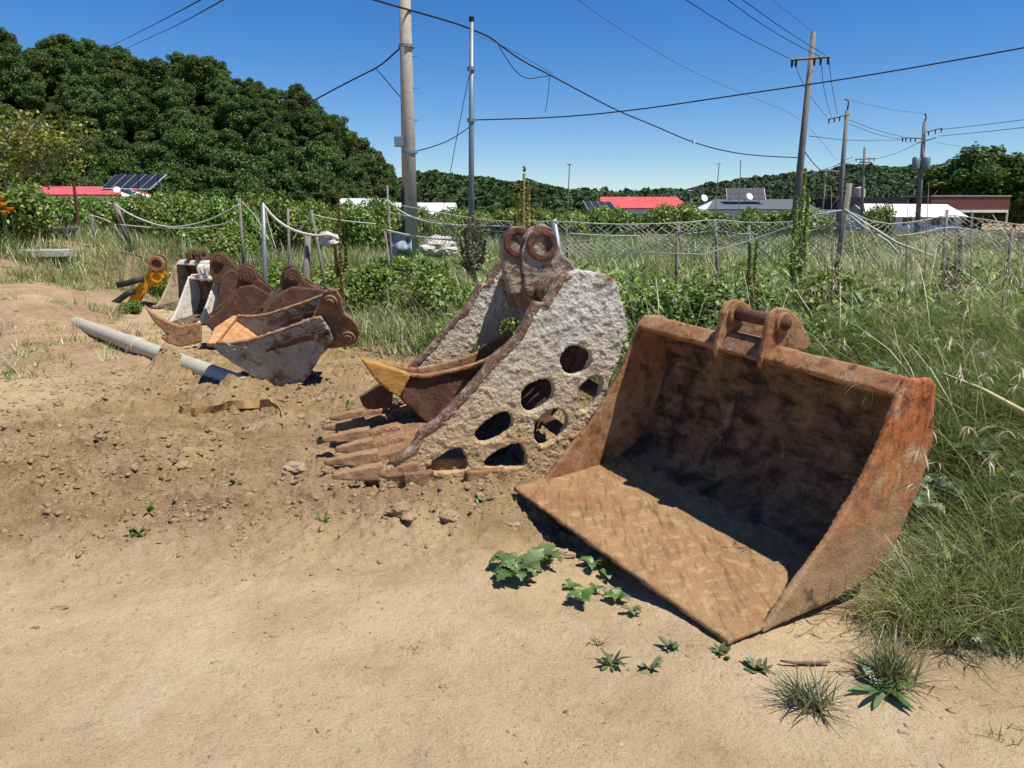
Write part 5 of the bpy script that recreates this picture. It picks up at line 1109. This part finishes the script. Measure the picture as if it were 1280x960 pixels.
# ------------------------------------------------------------------ buildings
def quad_slab(p, th_, name, m, parent):
    p = [np.array(q, float) for q in p]; nrm = unit(np.cross(p[1]-p[0], p[2]-p[0])); nrm = nrm if nrm[2] < 0 else -nrm
    return MB().prism(p, nrm*th_).build(name, m, parent)
def windows(rects, y, m, parent, fm):
    for (x0, x1, z0, z1) in rects:
        fr_ = MB().aabox(x0-.06, x1+.06, y-.05, y+.02, z0-.06, z0).aabox(x0-.06, x1+.06, y-.05, y+.02, z1, z1+.06).aabox(x0-.06, x0, y-.05, y+.02, z0, z1).aabox(x1, x1+.06, y-.05, y+.02, z0, z1).aabox((x0+x1)/2-.04, (x0+x1)/2+.04, y-.05, y+.02, z0, z1).build('window', fm, parent)
        MB().aabox(x0, x1, y-.012, y+.015, z0, z1).build('pane', m, fr_)
def white_house():
    Y = 98; eL, eR = AT(1083, 271, Y), AT(1211, 271, Y); rL, rR = AT(1080, 254.5, Y+4.5), AT(1184, 255.5, Y+4.5); zE = eL[2]; z0 = .1
    t = thing('house', ((eL[0]+eR[0])/2, Y+4, z0), 'low white house with a cream hipped roof and dark windows, left of the big tree', 'house')
    x0, x1 = eL[0]+.4, eR[0]-.6
    wl = MB().aabox(x0, x1, Y+.4, Y+9, z0, zE-.02).build('wall', M['whitewall'], t)
    MB().prism([(x0+.02, Y+.45, zE-.02), (x0+.02, Y+8.9, zE-.02), (x0+.02, Y+4.6, rL[2]-.15)], (.15, 0, 0)).build('gable', M['greywall'], wl)
    b1, b2 = np.array([eL[0], Y+9.4, zE]), np.array([eR[0], Y+9.4, zE])
    rf = quad_slab([eL, eR, rR, rL], .12, 'roof_slope', M['creamroof'], t); quad_slab([b2, b1, rL, rR], .12, 'roof_slope', M['creamroof'], t)
    MB().prism([eR, b2, rR], (0, 0, -.12)).build('roof_slope', M['creamroof'], t)
    s_ = (Y+.4)/F; W = lambda x: AT(x, 275, Y+.4)[0]; Zp = lambda y: AT(1150, y, Y+.4)[2]
    windows([(W(1128), W(1140), Zp(281.5), Zp(272.5)), (W(1164), W(1176), Zp(281.5), Zp(272.5)), (W(1184), W(1192), Zp(281), Zp(272))], Y+.4, M['glass'], t, M['whitewall'])
white_house()
def box_building(x0, x1, yt, yb, Y, D, name, label, mw, fascia=None, cat='building'):
    a, b = AT(x0, yt, Y), AT(x1, yt, Y); z0 = .1; t = thing(name, ((a[0]+b[0])/2, Y+D/2, z0), label, cat)
    MB().aabox(a[0], b[0], Y, Y+D, z0, a[2]).build('wall', mw, t); return t, a, b
t, a, b = box_building(1052, 1166, 247, 262, 118, 10, 'flat_roof_house', 'dark flat-roofed house behind the white one, carrying the water tank', M['darkwall'])
MB().aabox(a[0]-.3, b[0], 117.6, 118, a[2]-1.6, a[2]+.05).build('parapet', M['darkwall'], t)
c = AT(1073, 248.5, 121); tk = thing('water_tank', (c[0], 121, a[2]), 'beige round water tank on the dark flat roof', 'water tank'); r = 7.2*121/F
MB().tube([(c[0], 121, a[2]), (c[0], 121, a[2]+1.35)], [r, r], 24).build('tank_body', M['tank'], tk, True).modifiers.new('e', 'EDGE_SPLIT').split_angle = .7
MB().tube([(c[0], 121, a[2]+1.35), (c[0], 121, a[2]+1.62), (c[0], 121, a[2]+1.68)], [r*.97, r*.5, r*.1], 24).build('lid', M['tank'], tk, True)
a, b = AT(1165, 245.5, 112), AT(1263, 249, 112); zb = AT(1200, 262.5, 112)[2]; zs = AT(1200, 265.5, 112)[2]
t = thing('brick_house', ((a[0]+b[0])/2, 116, .1), 'house with a reddish-brown tiled fascia and shaded porch, below the big tree', 'house')
MB().aabox(a[0], b[0], 112, 121, zb, a[2]).build('fascia', M['brick'], t); MB().aabox(a[0]-.1, b[0]+.1, 111.9, 121, a[2]+.003, a[2]+.14).build('coping', M['slab'], t)
MB().aabox(a[0]+2, b[0]-.2, 111.8, 121, zs, zb-.003).build('soffit', M['whitewall'], t); MB().aabox(a[0]+.3, b[0]-1.5, 115.5, 120.5, .1, zs-.003).build('wall', M['darkwall'], t)  # porch wall coloured dark, painting in the shade below the soffit
for x in (1172, 1215, 1258): q = AT(x, 275, 112.3); MB().aabox(q[0]-.12, q[0]+.12, 112.2, 112.45, .1, zs-.003).build('porch_post', M['greywall'], t)
def gable(x0, x1, ye, yr, Y, D, label, mroof, mw, ov=.3, hipx=None):
    eL, eR = AT(x0, ye, Y), AT(x1, ye, Y); rx0, rx1 = hipx or (x0, x1); rL, rR = AT(rx0, yr, Y+D/2), AT(rx1, yr, Y+D/2); zE = eL[2]
    t = thing('house', ((eL[0]+eR[0])/2, Y+D/2, .1), label, 'house'); MB().aabox(eL[0]+ov, eR[0]-ov, Y+.3, Y+D-.3, .1, zE-.02).build('wall', mw, t)
    b1, b2 = np.array([eL[0], Y+D, zE]), np.array([eR[0], Y+D, zE]); quad_slab([eL, eR, rR, rL], .1, 'roof_slope', mroof, t); quad_slab([b2, b1, rL, rR], .1, 'roof_slope', mroof, t)
    for e_, b_, r_ in ((eL, b1, rL), (eR, b2, rR)):
        MB().prism([e_+[0, .1, -.1], b_+[0, -.1, -.1], r_+[0, 0, -.1]], ((.12 if e_ is eL else -.12), 0, 0)).build('gable', mw, t)
    return t, eL, eR, rL, rR
gable(884, 1024, 261.5, 249, 92, 9, 'grey-roofed house carrying the solar panels, left of the leaning pole', M['greyroof'], M['whitewall'], hipx=(892, 1000))
gable(752, 862, 260, 246, 92, 9, 'house with a bright red roof in the middle distance', M['redroof'], M['whitewall'], hipx=(750, 846))
gable(44, 152, 243, 233, 50, 6, 'house with a long faded pinkish red roof below the wooded hill', M['pinkroof'], M['whitewall'], hipx=(50, 150))
gable(1012, 1062, 275, 262, 80, 6, 'small white shed right of the foot of the leaning pole', M['greyroof'], M['whitewall'])
def panels(bl, br, tl, tr, Yb, Yt, cols, rows, label):
    BL, BR, TL, TR = AT(*bl, Yb), AT(*br, Yb), AT(*tl, Yt), AT(*tr, Yt); t = thing('solar_panels', (BL+BR)/2, label, 'solar panels'); nrm = unit(np.cross(BR-BL, TL-BL)); nrm = nrm if nrm[1] < 0 or nrm[2] > 0 else -nrm
    P = lambda u, v: (BL*(1-u)+BR*u)*(1-v)+(TL*(1-u)+TR*u)*v
    for i in range(cols):
        for j in range(rows):
            g_ = .03 if rows == 2 else .07; u0, u1, v0, v1 = (i+g_)/cols, (i+1-g_)/cols, (j+.03)/rows, (j+.97)/rows; MB().prism([P(u0, v0), P(u1, v0), P(u1, v1), P(u0, v1)], nrm*.05).build('panel', M['panel'], t)
    MB().prism([P(-.01, -.01), P(1.01, -.01), P(1.01, 1.01), P(-.01, 1.01)], -nrm*.04).build('frame', M['alu'], t)
    mb = MB()
    for u in (.1, .5, .9): q = P(u, .9); mb.tube([q, (q[0], q[1], min(BL[2], .5) if BL[2] < 2 else BL[2]-.4)], .05, 6)
    mb.build('support', M['alu'], t)
panels((127, 235.5), (187, 236.5), (145, 218), (208, 218), 51.5, 53.4, 5, 1, 'slanted row of five dark solar panels above the pinkish red roof')
panels((909, 249), (957, 249), (908, 235.5), (955, 235), 94, 95, 6, 2, 'two rows of solar panels on the grey roof')
panels((736, 263), (772, 263), (729, 251), (764, 252.5), 89, 91, 4, 1, 'dark solar panels leaning at the left of the red roof')
def dish(x, y, Y, r, lb):
    c = AT(x, y, Y); t = thing('satellite_dish', c-[0, 0, r], lb, 'satellite dish', 'satellite dishes'); d = unit([.3, -.85, .45]); ax = unit(np.cross(d, [0, 0, 1])); up = np.cross(ax, d); secs = []
    for rr, off in ((.05, .0), (.5, .05), (.85, .16), (1, .22), (1.0, .26), (.8, .2), (.3, .06)): secs.append([c+d*off*r+(math.cos(a)*ax+math.sin(a)*up)*rr*r for a in np.linspace(0, 6.283, 18, endpoint=False)])
    MB().loft(secs).build('bowl', M['dish'], t, True); MB().tube([c-[0, 0, r*1.4], c-d*.02], .04, 6).build('mast', M['galv'], t)
dish(936.5, 246, 91, .42, 'white satellite dish in front of the solar panels on the grey roof'); dish(880, 248, 91, .42, 'white satellite dish between the red and the grey roofs'); dish(146, 237.5, 48.5, .2, 'white satellite dish on the pinkish red roof')
def greenhouse(x0, x1, yt, yb, Y, lb):
    a, b = AT(x0, yb, Y), AT(x1, yb, Y); zt = AT(x0, yt, Y)[2]; hgt = zt-.3; t = thing('greenhouse', ((a[0]+b[0])/2, Y, .3), lb, 'greenhouse', 'vinyl greenhouses'); n = 14
    prof = [(Y+2.5-2.5*math.cos(math.pi*i/n), .3+hgt*math.sin(math.pi*i/n)**.6) for i in range(n+1)]
    MB().prism([(a[0], y, z) for y, z in prof], (b[0]-a[0], 0, 0)).build('vinyl_cover', M['vinyl'], t); mb = MB()
    k = a[0]
    while k < b[0]: mb.tube([(k, y, z+.01) for y, z in prof], .02, 4); k += 1.4
    mb.build('hoops', M['galv'], t)
greenhouse(486, 567, 252.5, 264, 62, 'white vinyl greenhouse right of the concrete pole'); greenhouse(420, 478, 247, 256, 66, 'white vinyl greenhouse left of the concrete pole')

# ------------------------------------------------------------------ fences, posts, ropes, rubble
def post(mb, xt, yt, xb, yb, Y, r, n=10):
    tp = AT(xt, yt, Y); q = AT(xb, yb, Y); d = unit(tp-q); g = gh(q[0], q[1])-.1; b = q+d*((g-q[2])/d[2]); mb.tube([b, tp], [r*1.05, r*.95], n); return tp, b
def rope(mb, pts, r=.012, n=6): mb.tube(smooth_chain([AT(*p) for p in pts], 2), r, n)
f1 = thing('rope_fence', AT(230, 295, 17.5), 'sagging pale rope fence on leaning grey posts across the bank at left', 'fence')
for q in [(144, 253, 157, 292, 18, .06), (113, 268, 117, 292, 18.5, .05), (299, 248, 302, 292, 17, .034), (142, 280, 150, 296, 18.2, .03), (389, 262, 396, 300, 12.5, .022), (360, 260, 361, 296, 13, .022)]:
    MBp = MB(); post(MBp, *q); MBp.build('post', M['wood'], f1, True)
mb = MB(); rope(mb, [(144, 256, 17.9), (165, 270, 17.9), (200, 283, 17.8), (225, 284, 17.6), (262, 276, 17.3), (299, 256, 16.9)], .019); rope(mb, [(150, 281, 17.9), (210, 286, 17.8), (265, 284, 17.4), (300, 274, 17)], .014)
rope(mb, [(113, 269, 18.4), (128, 273, 18.3), (142, 280, 18.1)], .015); rope(mb, [(113, 269, 18.4), (116, 281, 18.4), (124, 289, 18.4)], .018); mb.build('rope', M['rope'], f1, True)
f2 = thing('rope_fence', AT(332, 330, 11.5), 'thin metal post with a thick frayed rope running right, behind the rusty buckets', 'fence')
MBp = MB(); post(MBp, 329, 254, 331, 336, 11.5, .032); MBp.build('post', M['galv'], f2, True)
MBp = MB(); post(MBp, 385, 295, 384, 320, 11.6, .05); MBp.build('post', M['wood'], f2, True)
mb = MB(); rope(mb, [(328, 254, 11.5), (340, 270, 11.5), (356, 283, 11.5), (375, 291, 11.5), (395, 295, 11.5), (412, 293, 11.5), (424, 299, 11.5)], .02, 8); rope(mb, [(330, 256, 11.6), (338, 290, 11.6), (348, 320, 11.6)], .008); rope(mb, [(302, 252, 16.8), (320, 270, 14), (336, 300, 11.6)], .008)
rope(mb, [(390, 268, 12.5), (420, 275, 12.6), (470, 280, 12.8)], .01); rope(mb, [(390, 270, 12.5), (375, 285, 12.6), (366, 300, 12.6)], .01); mb.build('rope', M['rope'], f2, True)
f3 = thing('net_fence', AT(850, 310, 10), 'pale rope net fence strung between posts across the bank behind the buckets', 'fence')
posts3 = [(484, 232, 488, 300, 12.5, .018, 'wood'), (481, 289, 484, 312, 12.3, .022, 'wood'), (692, 274, 699, 318, 9.8, .045, 'galv'), (708, 284, 710, 318, 9.9, .02, 'wood'), (848, 282, 846, 326, 9.6, .02, 'wood'), (894, 274, 896, 320, 9.8, .02, 'wood'), (1062, 229, 1050, 312, 9.0, .034, 'wood'), (1184, 262, 1180, 312, 9.2, .018, 'wood'), (1200, 288, 1201, 312, 9.3, .035, 'wood'), (1266, 285, 1262, 318, 9.0, .022, 'wood'), (936, 282, 937, 320, 9.7, .02, 'wood')]
for q in posts3: MBp = MB(); post(MBp, *q[:6]); MBp.build('post', M[q[6]], f3, True)
mb = MB()
top = [(484, 254, 12.5), (520, 260, 12), (560, 268, 11.5), (600, 274, 11), (650, 278, 10.4), (692, 276, 9.8), (770, 281, 9.7), (848, 279, 9.6), (894, 274, 9.7), (940, 279, 9.6), (1000, 277, 9.3), (1056, 262, 9.0), (1100, 281, 9.0), (1150, 277, 9.1), (1184, 268, 9.2), (1215, 272, 9.2), (1280, 282, 9.0), (1330, 290, 8.8)]
bot = [(484, 300, 12.5), (520, 302, 12), (560, 306, 11.5), (600, 312, 11), (650, 318, 10.4), (692, 318, 9.8), (770, 322, 9.7), (848, 318, 9.6), (894, 312, 9.7), (940, 320, 9.6), (1000, 322, 9.3), (1056, 312, 9.0), (1100, 330, 9.0), (1150, 322, 9.1), (1184, 310, 9.2), (1215, 312, 9.2), (1280, 318, 9.0), (1330, 324, 8.8)]
T3 = [AT(*q) for q in top]; B3 = [AT(*q) for q in bot]
mb.tube(smooth_chain(T3, 1), .007, 6); mb.tube(smooth_chain([t_+[0, 0, -.14] for t_ in T3], 1), .007, 5)
mb.tube([AT(1056, 262, 8.95), AT(1085, 281, 8.8), AT(1120, 303, 8.6), AT(1166, 320, 8.4)], .013, 7); mb.tube([AT(1056, 264, 8.95), AT(1080, 284, 8.8), AT(1110, 302, 8.7), AT(1124, 318, 8.6)], .012, 7); mb.tube([AT(1056, 262, 9), AT(1020, 268, 9), AT(985, 284, 9.2), AT(940, 300, 9.4), AT(880, 318, 9.5), AT(800, 316, 9.6)], .008, 6)
rope(mb, [(484, 288, 12.2), (520, 296, 12), (560, 300, 11.6), (600, 302, 11)], .014); rope(mb, [(484, 250, 12.4), (505, 268, 12.3), (540, 280, 11.9), (590, 282, 11.2), (640, 283, 10.5)], .012)
mb.build('rope', M['rope'], f3, True)
mb = MB(); cum = np.concatenate([[0], np.cumsum([np.linalg.norm(T3[i+1]-T3[i]) for i in range(len(T3)-1)])]); tot = cum[-1]
def on_net(u, v):
    u = min(max(u, 0), tot); a = np.array([np.interp(u, cum, [p[k] for p in T3]) for k in range(3)]); b = np.array([np.interp(u, cum, [p[k] for p in B3]) for k in range(3)]); return a*(1-v)+b*v+np.array([0, .04*math.sin(u*3+v*5), 0])
u = 1.0
while u < tot:
    for sgn in (1, -1):
        if random.random() < .82:
            q = [on_net(u+sgn*.55*v+.03*math.sin(u*7+v*6), v) for v in (0, .25, .5, .75, 1)]; mb.tube(q, .0045, 4, False)
    u += .075
mb.build('net', M['net'], f3)
f4 = thing('rusty_post', AT(92, 245, 20), 'thin rusty brown post leaning in front of the pinkish red roof', 'post'); MBp = MB(); post(MBp, 91, 219, 99, 290, 20, .035, 6); MBp.build('shaft', M['rustpost'], f4); c = AT(91.5, 222, 20); MB().ring(c, (0, 0, 1), .055, .03, .05, 10).build('collar', M['rustpost'], f4)
# pale blue fabric hung by the pole
mb = MB(); nu, nv = 16, 12; vs = []; fc = []
for j in range(nv+1):
    for i in range(nu+1):
        u, v = i/nu, j/nv; x = 487+u*27+v*1.5; y = 289+u*6+v*(30-u*4); p = AT(x, y, 13.4+.12*math.sin(u*9+v*2)+.08*math.sin(v*7)); vs.append(p)
for j in range(nv):
    for i in range(nu): k = j*(nu+1)+i; fc.append((k, k+1, k+nu+2, k+nu+1))
sh = mb.add(vs, fc).build('fabric_sheet', M['sheet'], None, True); tag(sh, 'pale blue fabric sheet hanging left of the foot of the concrete pole', 'sheet'); sh.modifiers.new('thick', 'SOLIDIFY').thickness = .008
for i, (x, y, Y, r, lb) in enumerate([(548, 308, 13, .28, 'white rubble heap right of the foot of the concrete pole'), (538, 313, 12.8, .16, 'small white lump left of the white rubble heap'), (562, 314, 12.8, .15, 'small white lump right of the white rubble heap'), (412, 299, 12, .17, 'white wrapped bundle at the end of the frayed rope')]):
    c = AT(x, y, Y); tag(rock('rubble', c, r, M['rubble'], 40+i, .6), lb, 'rubble')
